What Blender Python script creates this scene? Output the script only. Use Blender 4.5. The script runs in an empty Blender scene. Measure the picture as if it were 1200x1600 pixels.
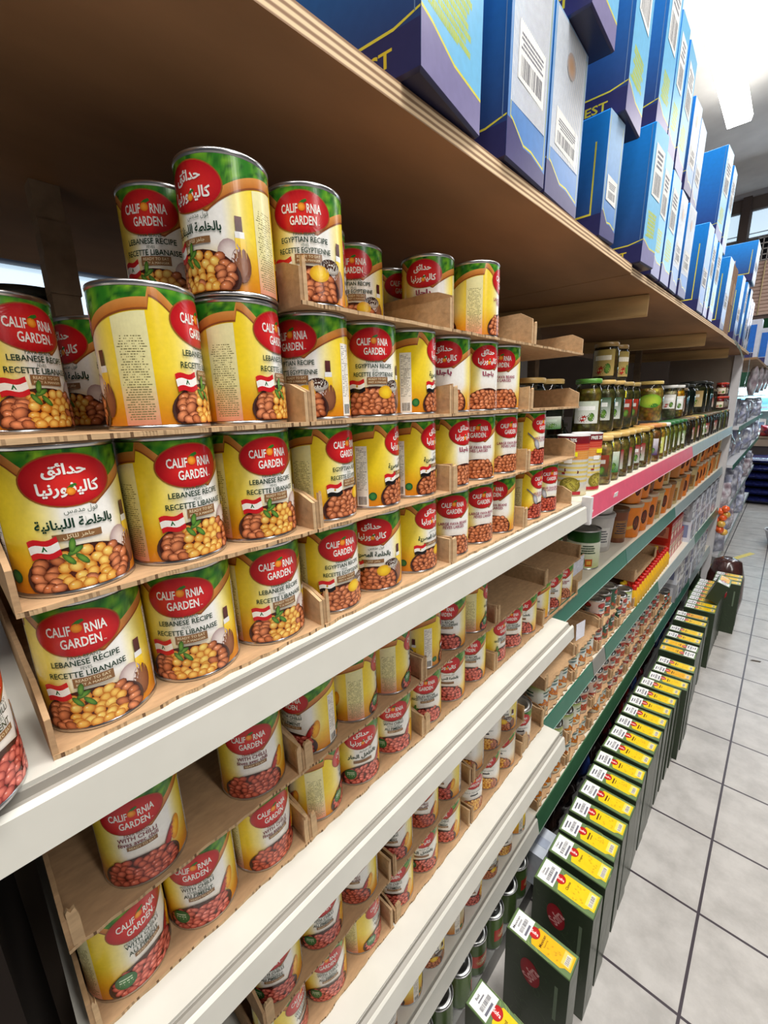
import bpy, bmesh, math, random
from mathutils import Vector, Matrix, noise

# ---------------------------------------------------------------- camera, world, light, exposure
S = bpy.context.scene
COL = S.collection
EYE = Vector((0.0, 0.0, 1.5))
YAW, PITCH, ROLL, FOCAL = math.radians(43.711), math.radians(13.8523), math.radians(-1.9187), 660.85
cy, sy, cp, sp = math.cos(YAW), math.sin(YAW), math.cos(PITCH), math.sin(PITCH)
fwd = Vector((-sy * cp, cy * cp, -sp)); rgt = Vector((cy, sy, 0)); upv = rgt.cross(fwd)
r2 = rgt * math.cos(ROLL) + upv * math.sin(ROLL); u2 = upv * math.cos(ROLL) - rgt * math.sin(ROLL)
camd = bpy.data.cameras.new('camera'); camo = bpy.data.objects.new('camera', camd); COL.objects.link(camo)
mw = Matrix((r2, u2, -fwd)).transposed().to_4x4(); mw.translation = EYE
camo.matrix_world = mw
camd.sensor_fit = 'VERTICAL'; camd.sensor_height = 24.0; camd.lens = 24.0 * FOCAL / 1600.0
camd.clip_start = 0.02; camd.clip_end = 60
S.camera = camo
S.view_settings.view_transform = 'Standard'; S.view_settings.look = 'None'
S.view_settings.gamma = 1.0; S.view_settings.exposure = 0.0
S.view_settings.use_curve_mapping = False
S.cycles.use_denoising = True
S.cycles.max_bounces = 8
S.cycles.transparent_max_bounces = 12
S.cycles.sample_clamp_indirect = 6.0

wd = bpy.data.worlds.new('world'); S.world = wd; wd.use_nodes = True
wd.node_tree.nodes['Background'].inputs[0].default_value = (0.80, 0.87, 1.0, 1)
wd.node_tree.nodes['Background'].inputs[1].default_value = 0.05

def area(name, loc, sx, sy_, power, color, direction=(0, 0, -1)):
    l = bpy.data.lights.new(name, 'AREA'); l.shape = 'RECTANGLE'; l.size = sx; l.size_y = sy_
    l.energy = power; l.color = color
    o = bpy.data.objects.new(name, l); COL.objects.link(o); o.location = loc
    o.rotation_euler = Vector(direction).to_track_quat('-Z', 'Y').to_euler()
    return o
WARM = (1.0, 0.965, 0.91); COOL = (0.78, 0.88, 1.0)
area('aisle_lamp_and_fill', (0.40, 0.7, 4.0), 0.35, 4.6, 140, WARM)
area('aisle_lamp_and_fill', (1.7, 0.4, 3.5), 0.35, 4.0, 66, WARM, (-0.55, 0, -1))  # unseen fill added from the aisle side to brighten the can fronts
area('aisle_lamp_and_fill', (0.9, 6.8, 4.1), 0.35, 3.0, 48, WARM)  # unseen light added to brighten the roller shutter and far wall
area('window_daylight', (0.3, 8.3, 3.2), 2.5, 1.6, 45, COOL, (0, -1, -0.55))

# ---------------------------------------------------------------- helpers
def lin(c):
    return tuple(((x / 12.92) if x <= 0.04045 else ((x + 0.055) / 1.055) ** 2.4) for x in c[:3])
def rgb(r, g, b): return (r / 255.0, g / 255.0, b / 255.0)
def mixc(a, b, t): return tuple(a[i] * (1 - t) + b[i] * t for i in range(3))

class MB:
    """collects coloured polygons of ONE mesh object"""
    def __init__(s): s.v = []; s.c = []; s.f = []; s.m = []; s.sm = []
    def add(s, verts, faces, col, m=0, smooth=False):
        o = len(s.v); s.v += [tuple(p) for p in verts]
        if col and isinstance(col[0], (tuple, list)): s.c += [tuple(k[:3]) for k in col]
        else: s.c += [tuple(col[:3])] * len(verts)
        for f in faces:
            s.f.append(tuple(i + o for i in f)); s.m.append(m); s.sm.append(smooth)
    def box(s, c, d, col, m=0, M=None):
        x, y, z = d[0] / 2, d[1] / 2, d[2] / 2
        vs = [Vector((c[0] + i * x, c[1] + j * y, c[2] + k * z)) for i in (-1, 1) for j in (-1, 1) for k in (-1, 1)]
        if M: vs = [M @ p for p in vs]
        s.add(vs, [(0, 1, 3, 2), (4, 6, 7, 5), (0, 4, 5, 1), (2, 3, 7, 6), (0, 2, 6, 4), (1, 5, 7, 3)], col, m)
    def prism(s, poly, axis, a, b, col, m=0):
        """poly: 2-D outline, extruded along axis from a to b"""
        n = len(poly)
        def P(p, t): return {'x': (t, p[0], p[1]), 'y': (p[0], t, p[1]), 'z': (p[0], p[1], t)}[axis]
        vs = [P(p, a) for p in poly] + [P(p, b) for p in poly]
        fs = [tuple(range(n)), tuple(range(2 * n - 1, n - 1, -1))] + [(i, (i + 1) % n, n + (i + 1) % n, n + i) for i in range(n)]
        s.add(vs, fs, col, m)
    def lathe(s, prof, n, col, m=0, c=(0, 0, 0), smooth=True, cols=None):
        vs = []; cc = []
        for k, (r, z) in enumerate(prof):
            for i in range(n):
                a = 2 * math.pi * i / n
                vs.append((c[0] + r * math.cos(a), c[1] + r * math.sin(a), c[2] + z)); cc.append(cols[k] if cols else col)
        fs = [(k * n + i, k * n + (i + 1) % n, (k + 1) * n + (i + 1) % n, (k + 1) * n + i) for k in range(len(prof) - 1) for i in range(n)]
        s.add(vs, fs, cc, m, smooth)
    def tube(s, pts, r, col, n=8, m=0):
        pts = [Vector(p) for p in pts]; vs = []; L = len(pts)
        for i, p in enumerate(pts):
            d = (pts[min(i + 1, L - 1)] - pts[max(i - 1, 0)]).normalized()
            u = d.cross(Vector((0, 0, 1)));
            if u.length < 1e-3: u = d.cross(Vector((1, 0, 0)))
            u.normalize(); w = d.cross(u)
            vs += [p + (u * math.cos(2 * math.pi * k / n) + w * math.sin(2 * math.pi * k / n)) * r for k in range(n)]
        fs = [(i * n + k, i * n + (k + 1) % n, (i + 1) * n + (k + 1) % n, (i + 1) * n + k) for i in range(L - 1) for k in range(n)]
        fs += [tuple(range(n - 1, -1, -1)), tuple(range((L - 1) * n, L * n))]
        s.add(vs, fs, col, m, True)
    def mesh(s, name, mats):
        me = bpy.data.meshes.new(name)
        me.from_pydata(s.v, [], s.f); me.update()
        at = me.color_attributes.new('Col', 'FLOAT_COLOR', 'POINT')
        buf = []
        for c in s.c: buf += list(lin(c)) + [1.0]
        at.data.foreach_set('color', buf)
        if not isinstance(mats, (list, tuple)): mats = [mats]
        for q in mats: me.materials.append(q)
        me.polygons.foreach_set('material_index', s.m); me.polygons.foreach_set('use_smooth', s.sm)
        return me
    def build(s, name, mats, parent=None):
        o = bpy.data.objects.new(name, s.mesh(name, mats)); COL.objects.link(o)
        if parent: o.parent = parent
        return o

def tag(o, label, cat, group=None, kind=None):
    o['label'] = label; o['category'] = cat
    if group: o['group'] = group
    if kind: o['kind'] = kind
    return o
def struct(o): o['kind'] = 'structure'; return o
def empty(name, loc=(0, 0, 0), rz=0):
    o = bpy.data.objects.new(name, None); COL.objects.link(o); o.location = loc; o.rotation_euler = (0, 0, rz)
    o.empty_display_size = 0.02; return o
def dup(root, loc, rz=0.0, rx=0.0, ry=0.0, scale=None):
    c = root.copy(); COL.objects.link(c); c.location = loc; c.rotation_euler = (rx, ry, rz)
    if scale: c.scale = scale
    for ch in KIDS.get(root, ()):
        d = ch.copy(); COL.objects.link(d); d.parent = c
        for g in KIDS.get(ch, ()):
            e = g.copy(); COL.objects.link(e); e.parent = d
    return c
KIDS = {}
def kid(parent, o): KIDS.setdefault(parent, []).append(o); o.parent = parent; return o
class Proto:
    """first placing moves the prototype itself, later placings copy it"""
    def __init__(s, root): s.root = root; s.used = False
    def put(s, loc, rz=0.0, rx=0.0, ry=0.0, scale=None):
        if not s.used:
            s.used = True; o = s.root; o.location = loc; o.rotation_euler = (rx, ry, rz)
            if scale: o.scale = scale
            s.src = o; return o
        return dup(s.src, loc, rz, rx, ry, scale)
ALLP = []
def proto(root): p = Proto(root); ALLP.append(p); return p
ORD = ['first', 'second', 'third', 'fourth', 'fifth', 'sixth', 'seventh', 'eighth', 'ninth', 'tenth', 'eleventh', 'twelfth', 'thirteenth', 'fourteenth', 'fifteenth',
       'sixteenth', 'seventeenth', 'eighteenth', 'nineteenth', 'twentieth', 'twenty-first', 'twenty-second', 'twenty-third', 'twenty-fourth', 'twenty-fifth', 'twenty-sixth',
       'twenty-seventh', 'twenty-eighth', 'twenty-ninth', 'thirtieth', 'thirty-first', 'thirty-second', 'thirty-third', 'thirty-fourth', 'thirty-fifth', 'thirty-sixth', 'thirty-seventh', 'thirty-eighth', 'thirty-ninth', 'fortieth']

# ---------------------------------------------------------------- materials (all procedural)
def newmat(name):
    m = bpy.data.materials.new(name); m.use_nodes = True
    return m, m.node_tree, m.node_tree.nodes['Principled BSDF']
def N(t, kind, **kw):
    n = t.nodes.new(kind)
    for k, v in kw.items(): setattr(n, k, v)
    return n
def colmat(name, rough=0.5, metal=0.0, spec=0.5, scale=60.0, amount=0.10, bump=0.0, coat=0.0, detail=3.0, stretch=None, bscale=None):
    """colour attribute times a fine noise; optional bump"""
    m, t, b = newmat(name)
    a = N(t, 'ShaderNodeAttribute', attribute_name='Col')
    tc = N(t, 'ShaderNodeTexCoord'); src = tc.outputs['Object']
    if stretch:
        mp = N(t, 'ShaderNodeMapping'); mp.inputs['Scale'].default_value = stretch
        t.links.new(src, mp.inputs[0]); src = mp.outputs[0]
    nz = N(t, 'ShaderNodeTexNoise'); nz.inputs['Scale'].default_value = scale; nz.inputs['Detail'].default_value = detail
    t.links.new(src, nz.inputs['Vector'])
    mr = N(t, 'ShaderNodeMapRange'); mr.inputs[1].default_value = 0.3; mr.inputs[2].default_value = 0.7
    mr.inputs[3].default_value = 1 - amount; mr.inputs[4].default_value = 1 + amount
    t.links.new(nz.outputs[0], mr.inputs[0])
    mu = N(t, 'ShaderNodeVectorMath', operation='SCALE')
    t.links.new(a.outputs['Color'], mu.inputs[0]); t.links.new(mr.outputs[0], mu.inputs['Scale'])
    t.links.new(mu.outputs[0], b.inputs['Base Color'])
    b.inputs['Roughness'].default_value = rough; b.inputs['Metallic'].default_value = metal
    b.inputs['Specular IOR Level'].default_value = spec; b.inputs['Coat Weight'].default_value = coat; b.inputs['Coat Roughness'].default_value = 0.12
    if bump:
        bp = N(t, 'ShaderNodeBump'); bp.inputs['Strength'].default_value = bump; bp.inputs['Distance'].default_value = 0.002
        if bscale:
            n2 = N(t, 'ShaderNodeTexNoise'); n2.inputs['Scale'].default_value = bscale; t.links.new(src, n2.inputs['Vector']); t.links.new(n2.outputs[0], bp.inputs['Height'])
        else: t.links.new(nz.outputs[0], bp.inputs['Height'])
        t.links.new(bp.outputs[0], b.inputs['Normal'])
    return m
def chunkmat(name, scale, rough=0.3):
    """packed pieces: voronoi cells tint the colour attribute"""
    m, t, b = newmat(name)
    a = N(t, 'ShaderNodeAttribute', attribute_name='Col'); tc = N(t, 'ShaderNodeTexCoord')
    v = N(t, 'ShaderNodeTexVoronoi'); v.inputs['Scale'].default_value = scale; t.links.new(tc.outputs['Object'], v.inputs['Vector'])
    mr = N(t, 'ShaderNodeMapRange'); mr.inputs[1].default_value = 0.0; mr.inputs[2].default_value = 0.7; mr.inputs[3].default_value = 1.5; mr.inputs[4].default_value = 0.55
    t.links.new(v.outputs['Distance'], mr.inputs[0])
    hs = N(t, 'ShaderNodeHueSaturation')
    sp_ = N(t, 'ShaderNodeSeparateColor'); t.links.new(v.outputs['Color'], sp_.inputs[0])
    m2 = N(t, 'ShaderNodeMapRange'); m2.inputs[3].default_value = 0.47; m2.inputs[4].default_value = 0.53; t.links.new(sp_.outputs[0], m2.inputs[0])
    t.links.new(m2.outputs[0], hs.inputs['Hue']); t.links.new(a.outputs['Color'], hs.inputs['Color']); t.links.new(mr.outputs[0], hs.inputs['Value'])
    t.links.new(hs.outputs[0], b.inputs['Base Color']); b.inputs['Roughness'].default_value = rough
    return m
M_PRINT = colmat('printed_label', rough=0.26, spec=0.5, scale=300, amount=0.04)
M_PAPER = colmat('paper', rough=0.55, spec=0.3, scale=200, amount=0.05)
M_CARTON = colmat('carton_print', rough=0.32, spec=0.45, scale=90, amount=0.05, bump=0.15, bscale=14)
M_CARD = colmat('cardboard', rough=0.85, spec=0.15, scale=160, amount=0.13, bump=0.25, stretch=(1, 0.35, 1))
M_TIN = colmat('tin_plate', rough=0.28, metal=1.0, scale=50, amount=0.06)
M_WHITE = colmat('white_shelf_paint', rough=0.38, spec=0.4, scale=22, amount=0.035)
M_STRIP = colmat('ticket_strip_plastic', rough=0.28, spec=0.5, scale=40, amount=0.06)
M_PLY = colmat('stained_plywood', rough=0.6, spec=0.3, scale=3.5, amount=0.35, detail=6, stretch=(1.4, 0.5, 1))
M_WOOD = colmat('rough_timber', rough=0.75, spec=0.2, scale=40, amount=0.22, detail=5, stretch=(0.12, 1, 1))
M_PLAST = colmat('plastic', rough=0.35, spec=0.5, scale=50, amount=0.06)
M_FILM = colmat('crinkled_film', rough=0.18, spec=0.7, scale=24, amount=0.45, bump=0.9, coat=0.4, bscale=30)
M_MATTE = colmat('matte_paint', rough=0.85, spec=0.2, scale=5, amount=0.06)
M_METAL = colmat('grey_metal', rough=0.42, metal=0.7, scale=30, amount=0.08)
M_CHUNK = chunkmat('pickled_pieces', 95); M_OLIVE = chunkmat('packed_olives', 78)
def glassmat(name, tint, rough=0.03):
    m, t, b = newmat(name)
    t.nodes.remove(b); out = t.nodes['Material Output']
    tr = N(t, 'ShaderNodeBsdfTransparent'); tr.inputs[0].default_value = (*tint, 1)
    gl = N(t, 'ShaderNodeBsdfGlossy'); gl.inputs['Roughness'].default_value = rough
    fr = N(t, 'ShaderNodeFresnel'); fr.inputs[0].default_value = 1.45
    mx = N(t, 'ShaderNodeMixShader')
    t.links.new(fr.outputs[0], mx.inputs[0]); t.links.new(tr.outputs[0], mx.inputs[1]); t.links.new(gl.outputs[0], mx.inputs[2])
    t.links.new(mx.outputs[0], out.inputs[0]); return m
M_GLASS = glassmat('jar_glass', (0.93, 0.97, 0.93)); M_FILMCLEAR = glassmat('clear_film', (0.96, 0.97, 0.98), 0.12)
def emat(name, col, strength):
    m, t, b = newmat(name)
    b.inputs['Base Color'].default_value = (0.8, 0.8, 0.8, 1)
    b.inputs['Emission Color'].default_value = (*col, 1); b.inputs['Emission Strength'].default_value = strength
    return m
M_TUBE = emat('fluorescent_tube_glow', (1.0, 0.97, 0.9), 16.0)
M_SKYPANE = emat('daylit_pane', (0.62, 0.83, 1.0), 0.85)
def plyedge():
    m, t, b = newmat('plywood_edge')
    tc = N(t, 'ShaderNodeTexCoord'); sx = N(t, 'ShaderNodeSeparateXYZ'); t.links.new(tc.outputs['Object'], sx.inputs[0])
    nz = N(t, 'ShaderNodeTexNoise'); nz.inputs['Scale'].default_value = 30; nz.inputs['Detail'].default_value = 5
    mp = N(t, 'ShaderNodeMapping'); mp.inputs['Scale'].default_value = (1, 0.5, 3); t.links.new(tc.outputs['Object'], mp.inputs[0]); t.links.new(mp.outputs[0], nz.inputs['Vector'])
    mu = N(t, 'ShaderNodeMath', operation='MULTIPLY'); mu.inputs[1].default_value = 2 * math.pi / 0.0062; t.links.new(sx.outputs['Z'], mu.inputs[0])
    ad = N(t, 'ShaderNodeMath', operation='MULTIPLY_ADD'); ad.inputs[1].default_value = 2.2; t.links.new(nz.outputs[0], ad.inputs[0]); t.links.new(mu.outputs[0], ad.inputs[2])
    sn = N(t, 'ShaderNodeMath', operation='SINE'); t.links.new(ad.outputs[0], sn.inputs[0])
    cr = N(t, 'ShaderNodeValToRGB')
    cr.color_ramp.elements[0].position = 0.15; cr.color_ramp.elements[0].color = (*lin(rgb(150, 116, 88)), 1)
    cr.color_ramp.elements[1].position = 0.75; cr.color_ramp.elements[1].color = (*lin(rgb(240, 212, 172)), 1)
    m2 = N(t, 'ShaderNodeMapRange'); m2.inputs[1].default_value = -1; m2.inputs[2].default_value = 1; t.links.new(sn.outputs[0], m2.inputs[0]); t.links.new(m2.outputs[0], cr.inputs[0])
    t.links.new(cr.outputs[0], b.inputs['Base Color']); b.inputs['Roughness'].default_value = 0.8
    return m
M_PLYEDGE = plyedge()
def tilemat():
    m, t, b = newmat('floor_tiles')
    tc = N(t, 'ShaderNodeTexCoord'); mp = N(t, 'ShaderNodeMapping'); mp.inputs['Location'].default_value = (-0.005, -1.0008, 0)
    t.links.new(tc.outputs['Object'], mp.inputs[0])
    br = N(t, 'ShaderNodeTexBrick'); br.offset = 0.0; br.squash = 1.0
    for k, v in (('Scale', 1.0), ('Mortar Size', 0.0038), ('Mortar Smooth', 0.1), ('Brick Width', 0.2975), ('Row Height', 0.2975), ('Bias', 0.0)): br.inputs[k].default_value = v
    n1 = N(t, 'ShaderNodeTexNoise'); n1.inputs['Scale'].default_value = 9; n1.inputs['Detail'].default_value = 8; n1.inputs['Roughness'].default_value = 0.65
    t.links.new(tc.outputs['Object'], n1.inputs['Vector'])
    cr = N(t, 'ShaderNodeValToRGB'); cr.color_ramp.elements[0].position = 0.34; cr.color_ramp.elements[0].color = (*lin(rgb(172, 168, 164)), 1)
    cr.color_ramp.elements[1].position = 0.62; cr.color_ramp.elements[1].color = (*lin(rgb(197, 193, 189)), 1)
    t.links.new(n1.outputs[0], cr.inputs[0]); t.links.new(cr.outputs[0], br.inputs['Color1']); t.links.new(cr.outputs[0], br.inputs['Color2'])
    br.inputs['Mortar'].default_value = (*lin(rgb(58, 48, 56)), 1)
    t.links.new(mp.outputs[0], br.inputs['Vector']); t.links.new(br.outputs['Color'], b.inputs['Base Color'])
    b.inputs['Roughness'].default_value = 0.33; b.inputs['Specular IOR Level'].default_value = 0.45
    bp = N(t, 'ShaderNodeBump'); bp.inputs['Strength'].default_value = 0.12; bp.inputs['Distance'].default_value = 0.002; t.links.new(n1.outputs[0], bp.inputs['Height']); t.links.new(bp.outputs[0], b.inputs['Normal'])
    return m
M_TILE = tilemat()

# ---------------------------------------------------------------- lettering
AR = {'ا': (0xFE8D, 2), 'ب': (0xFE8F, 4), 'ت': (0xFE95, 4), 'ة': (0xFE93, 2), 'ج': (0xFE9D, 4), 'ح': (0xFEA1, 4), 'خ': (0xFEA5, 4), 'د': (0xFEA9, 2), 'ر': (0xFEAD, 2), 'ز': (0xFEAF, 2),
      'س': (0xFEB1, 4), 'ص': (0xFEB9, 4), 'ط': (0xFEC1, 4), 'ف': (0xFED1, 4), 'ق': (0xFED5, 4), 'ك': (0xFED9, 4), 'ل': (0xFEDD, 4), 'م': (0xFEE1, 4), 'ن': (0xFEE5, 4), 'ه': (0xFEE9, 4),
      'و': (0xFEED, 2), 'ي': (0xFEF1, 4), 'ئ': (0xFE89, 4)}
def arabic(s):
    out = []
    for w in s.split(' '):
        r = []
        for i, c in enumerate(w):
            if c not in AR: r.append(c); continue
            b, k = AR[c]; pj = i > 0 and w[i - 1] in AR and AR[w[i - 1]][1] == 4
            nj = k == 4 and i < len(w) - 1 and w[i + 1] in AR
            f = (1 if pj else 0) if k == 2 else (3 if pj and nj else 2 if nj else 1 if pj else 0)
            r.append(chr(b + f))
        out.append(''.join(reversed(r)))
    return ' '.join(reversed(out))
TXT = {}
def textmesh(s, bold=0.0):
    k = (s, bold)
    if k in TXT: return TXT[k]
    c = bpy.data.curves.new('lettering', 'FONT'); c.body = s; c.size = 1.0; c.resolution_u = 2; c.offset = bold
    o = bpy.data.objects.new('lettering', c); COL.objects.link(o)
    dg = bpy.context.evaluated_depsgraph_get(); dg.update()
    e = o.evaluated_get(dg); me = e.to_mesh()
    vs = [(v.co.x, v.co.y) for v in me.vertices]; fs = [tuple(p.vertices) for p in me.polygons]
    e.to_mesh_clear(); bpy.data.objects.remove(o); bpy.data.curves.remove(c)
    if vs:
        x0 = min(v[0] for v in vs); x1 = max(v[0] for v in vs); y0 = min(v[1] for v in vs); y1 = max(v[1] for v in vs)
        w, h = max(x1 - x0, 1e-6), max(y1 - y0, 1e-6)
        vs = [((x - x0) / w - 0.5, (y - y0) / h - 0.5) for x, y in vs]
        r = (vs, fs, w / h)
    else: r = ([], [], 1)
    TXT[k] = r; return r

class Painter:
    """prints flat artwork on a surface given by fn(s, t, lift); s, t in metres"""
    def __init__(s, mb, fn, m=0, step=0.004): s.mb = mb; s.fn = fn; s.m = m; s.step = step; s.lift = 0.00010
    def up(s, d=0.00002): s.lift += d
    def tri(s, pts, faces, col): s.mb.add([s.fn(p[0], p[1], s.lift) for p in pts], faces, col, s.m)
    def poly(s, pts, col): s.tri(pts, [tuple(range(len(pts)))], col); s.up()
    def rect(s, x0, y0, x1, y1, col, col2=None, rot=0.0):
        n = max(1, int(abs(x1 - x0) / s.step)); cx, cy_ = (x0 + x1) / 2, (y0 + y1) / 2; ca, sa = math.cos(rot), math.sin(rot)
        pts = []; cc = []
        for i in range(n + 1):
            x = x0 + (x1 - x0) * i / n
            for y, c in ((y0, col), (y1, col2 or col)):
                dx, dy = x - cx, y - cy_; pts.append((cx + dx * ca - dy * sa, cy_ + dx * sa + dy * ca)); cc.append(c)
        s.tri(pts, [(2 * i, 2 * i + 2, 2 * i + 3, 2 * i + 1) for i in range(n)], cc); s.up()
    def band(s, f0, f1, x0, x1, col, n=40, col2=None):
        """strip between two curves t=f0(s) and t=f1(s)"""
        pts = []; cc = []
        for i in range(n + 1):
            x = x0 + (x1 - x0) * i / n; pts += [(x, f0(x)), (x, f1(x))]; cc += [col, col2 or col]
        s.tri(pts, [(2 * i, 2 * i + 2, 2 * i + 3, 2 * i + 1) for i in range(n)], cc); s.up()
    def ell(s, cx, cy_, rx, ry, c0, c1=None, rot=0.0, n=16, rings=1, ox=0.0, oy=0.0):
        c1 = c1 or c0; ca, sa = math.cos(rot), math.sin(rot); pts = [(cx + ox * rx, cy_ + oy * ry)]; cc = [c0]
        for r in range(1, rings + 1):
            q = r / rings
            for i in range(n):
                a = 2 * math.pi * i / n; x, y = rx * q * math.cos(a), ry * q * math.sin(a)
                pts.append((cx + ox * rx * (1 - q) + x * ca - y * sa, cy_ + oy * ry * (1 - q) + x * sa + y * ca)); cc.append(mixc(c0, c1, q * q))
        fs = [(0, 1 + i, 1 + (i + 1) % n) for i in range(n)]
        for r in range(rings - 1):
            b = 1 + r * n; fs += [(b + i, b + n + i, b + n + (i + 1) % n, b + (i + 1) % n) for i in range(n)]
        s.tri(pts, fs, cc); s.up(0.000004 if rings < 8 else 0.00004)
    def text(s, st, cx, cy_, w, h, col, bold=0.0, rot=0.0):
        vs, fs, asp = textmesh(st, bold)
        if not vs: return
        if h is None: h = w / asp
        if w is None: w = h * asp
        ca, sa = math.cos(rot), math.sin(rot)
        s.tri([(cx + x * w * ca - y * h * sa, cy_ + x * w * sa + y * h * ca) for x, y in vs], fs, col); s.up()
    def lines(s, x0, y0, x1, y1, n, col, rnd, fill=0.55, center=True):
        """block of small print, drawn as short word bars"""
        for i in range(n):
            y = y1 - (y1 - y0) * (i + 0.5) / n; hh = (y1 - y0) / n * fill / 2
            w = (x1 - x0) * rnd.uniform(0.62, 1.0); a = (x0 + x1 - w) / 2 if center else x0; e = a + w
            while a < e - 0.0006:
                q = min(e, a + rnd.uniform(0.0012, 0.0045)); s.tri([(a, y - hh), (q, y - hh), (q, y + hh), (a, y + hh)], [(0, 1, 2, 3)], col); a = q + 0.0006
        s.up()
    def bars(s, x0, y0, x1, y1, col, rnd, vertical=True):
        a = x0 if vertical else y0; e = x1 if vertical else y1; d = e - a
        while a < e:
            q = min(e, a + d * rnd.choice((0.012, 0.02, 0.035)))
            s.tri([(a, y0), (q, y0), (q, y1), (a, y1)] if vertical else [(x0, a), (x1, a), (x1, q), (x0, q)], [(0, 1, 2, 3)], col); a = q + d * rnd.choice((0.012, 0.02, 0.03))
        s.up()
def cyl(R): return lambda a, t, l: ((R + l) * math.cos(a / R), (R + l) * math.sin(a / R), t)
def plane(o, u, v):
    o, u, v = Vector(o), Vector(u), Vector(v); n = u.cross(v).normalized()
    return lambda a, t, l: o + u * a + v * t + n * l

# ---------------------------------------------------------------- food cans: one label per recipe
CR, CH = 0.0356, 0.0985
DEG = CR * math.pi / 180
WHITE_C = rgb(247, 245, 240); RED_C = rgb(190, 24, 30); DKRED = rgb(138, 10, 22); GOLD_C = rgb(206, 140, 60); DKGRN = rgb(22, 56, 40); BROWN_C = rgb(138, 98, 62)
FAVA = (rgb(238, 150, 100), rgb(98, 36, 18)); CHICKP = (rgb(255, 212, 110), rgb(192, 100, 16)); REDB = (rgb(226, 112, 84), rgb(104, 22, 20)); PASTE = (rgb(236, 128, 108), rgb(138, 32, 32)); DARKB = (rgb(150, 84, 60), rgb(62, 26, 20))
KINDS_ = {
    'lebanese': dict(en=['FAVA BEANS', 'LEBANESE RECIPE', 'FÈVES', 'RECETTE LIBANAISE'], box=['READY TO EAT', 'PRÊT À MANGER'], ar=['فول مدمس', 'بالخلطة اللبنانية', 'جاهز للاكل'], flag='cedar', bean=FAVA, mid=CHICKP, ink=DKGRN, jar=True, herb=True),
    'egyptian': dict(en=['FAVA BEANS', 'EGYPTIAN RECIPE', 'FÈVES', 'RECETTE EGYPTIENNE'], box=['READY TO EAT', 'PRÊT À MANGER'], ar=['فول مدمس', 'بالخلطة المصرية', 'جاهز للاكل'], flag='tricolour', bean=FAVA, mid=None, ink=DKGRN, jar=True, spice=True),
    'large': dict(en=['LARGE FAVA BEANS', 'FEVES LARGES'], box=None, ar=['باجلا'], flag=None, bean=FAVA, mid=None, ink=rgb(150, 40, 76), jar=False),
    'fork': dict(en=['LARGE FAVA BEANS', 'FEVES DECORTIQUEES'], box=None, ar=['باجلا'], flag=None, bean=REDB, mid=None, ink=rgb(166, 70, 100), jar=False, fork=True),
    'chilli': dict(en=['FAVA BEANS', 'WITH CHILLI', 'fèves avec chili'], box=['READY TO EAT'], ar=['فول بالفلفل', 'الحار'], flag=None, bean=REDB, mid=None, ink=rgb(120, 34, 50), jar=False, chilli=True),
    'piment': dict(en=['PEELED FAVA BEANS', 'WITH CHILLI', 'FEVES PELEES', 'AU PIMENT'], box=['READY TO EAT'], ar=['فول مقشور', 'بالفلفل الحار'], flag=None, bean=PASTE, mid=None, ink=DKGRN, jar=False, chilli=True, badge=True),
    'saudi': dict(en=['FAVA BEANS', 'SAUDI RECIPE', 'RECETTE SAOUDIENNE'], box=['READY TO EAT'], ar=['فول مدمس', 'بالخلطة السعودية'], flag=None, bean=PASTE, mid=None, ink=DKGRN, jar=False, herb=True, badge=True),
    'medley': dict(en=['FOUL MEDAMMES', 'BEANS'], box=None, ar=['فول'], flag=None, bean=(rgb(206, 130, 90), rgb(120, 56, 34)), mid=CHICKP, ink=DKGRN, jar=False, bar=True),
}
def green_edge(deg):
    d = (deg + 62) % 180 - 62
    if d < -20: q = (d + 62) / 42.0; return CH * (0.975 - 0.175 * q * q * (3 - 2 * q))
    if d < 20: return CH * (0.80 - 0.145 * (d + 20) / 40)
    q = (d - 20) / 98.0; return CH * (0.655 + 0.235 * q * (2 - q))
def label_base(kind):
    pale = kind in ('medley',)
    def f(a, t):
        deg = a / DEG; d = (deg + 90) % 180 - 90; u = t / CH
        yel = rgb(247, 212, 24) if not pale else rgb(214, 196, 150)
        w = min(1, 1.35 * math.exp(-((d - 14) / 44.0) ** 2)) * min(1, max(0, (u - 0.10) / 0.25))
        if kind in ('large', 'chilli', 'piment', 'saudi', 'medley'): w = min(1, w * 1.25)
        c = mixc(yel, WHITE_C, w)
        if u < 0.42: c = mixc(c, rgb(206, 112, 30), (0.42 - u) / 0.42 * 0.9 * (1 - 0.6 * w))
        return c
    return f
def flag(p, cx, cy_, w, h, kind, rot):
    ca, sa = math.cos(rot), math.sin(rot)
    bands = [(rgb(206, 30, 38), -0.5, -0.2), (WHITE_C, -0.2, 0.2), (rgb(206, 30, 38), 0.2, 0.5)] if kind == 'cedar' else [(rgb(24, 20, 22), -0.5, -0.17), (WHITE_C, -0.17, 0.17), (rgb(206, 30, 38), 0.17, 0.5)]
    for col, a, b in bands:
        pts = []; n = 8
        for i in range(n + 1):
            x = -0.5 + i / n; wv = 0.08 * math.sin(i * 0.9)
            for y in (a, b):
                X, Y = x * w, (y + wv) * h; pts.append((cx + X * ca - Y * sa, cy_ + X * sa + Y * ca))
        p.tri(pts, [(2 * i, 2 * i + 2, 2 * i + 3, 2 * i + 1) for i in range(n)], col)
    p.up()
    if kind == 'cedar': p.poly([(cx - 0.0016, cy_ - 0.0016), (cx + 0.0016, cy_ - 0.0016), (cx, cy_ + 0.0022)], rgb(30, 100, 50))
    else: p.ell(cx, cy_ + 0.0003, 0.0011, 0.0014, rgb(190, 150, 50), n=8)
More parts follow.
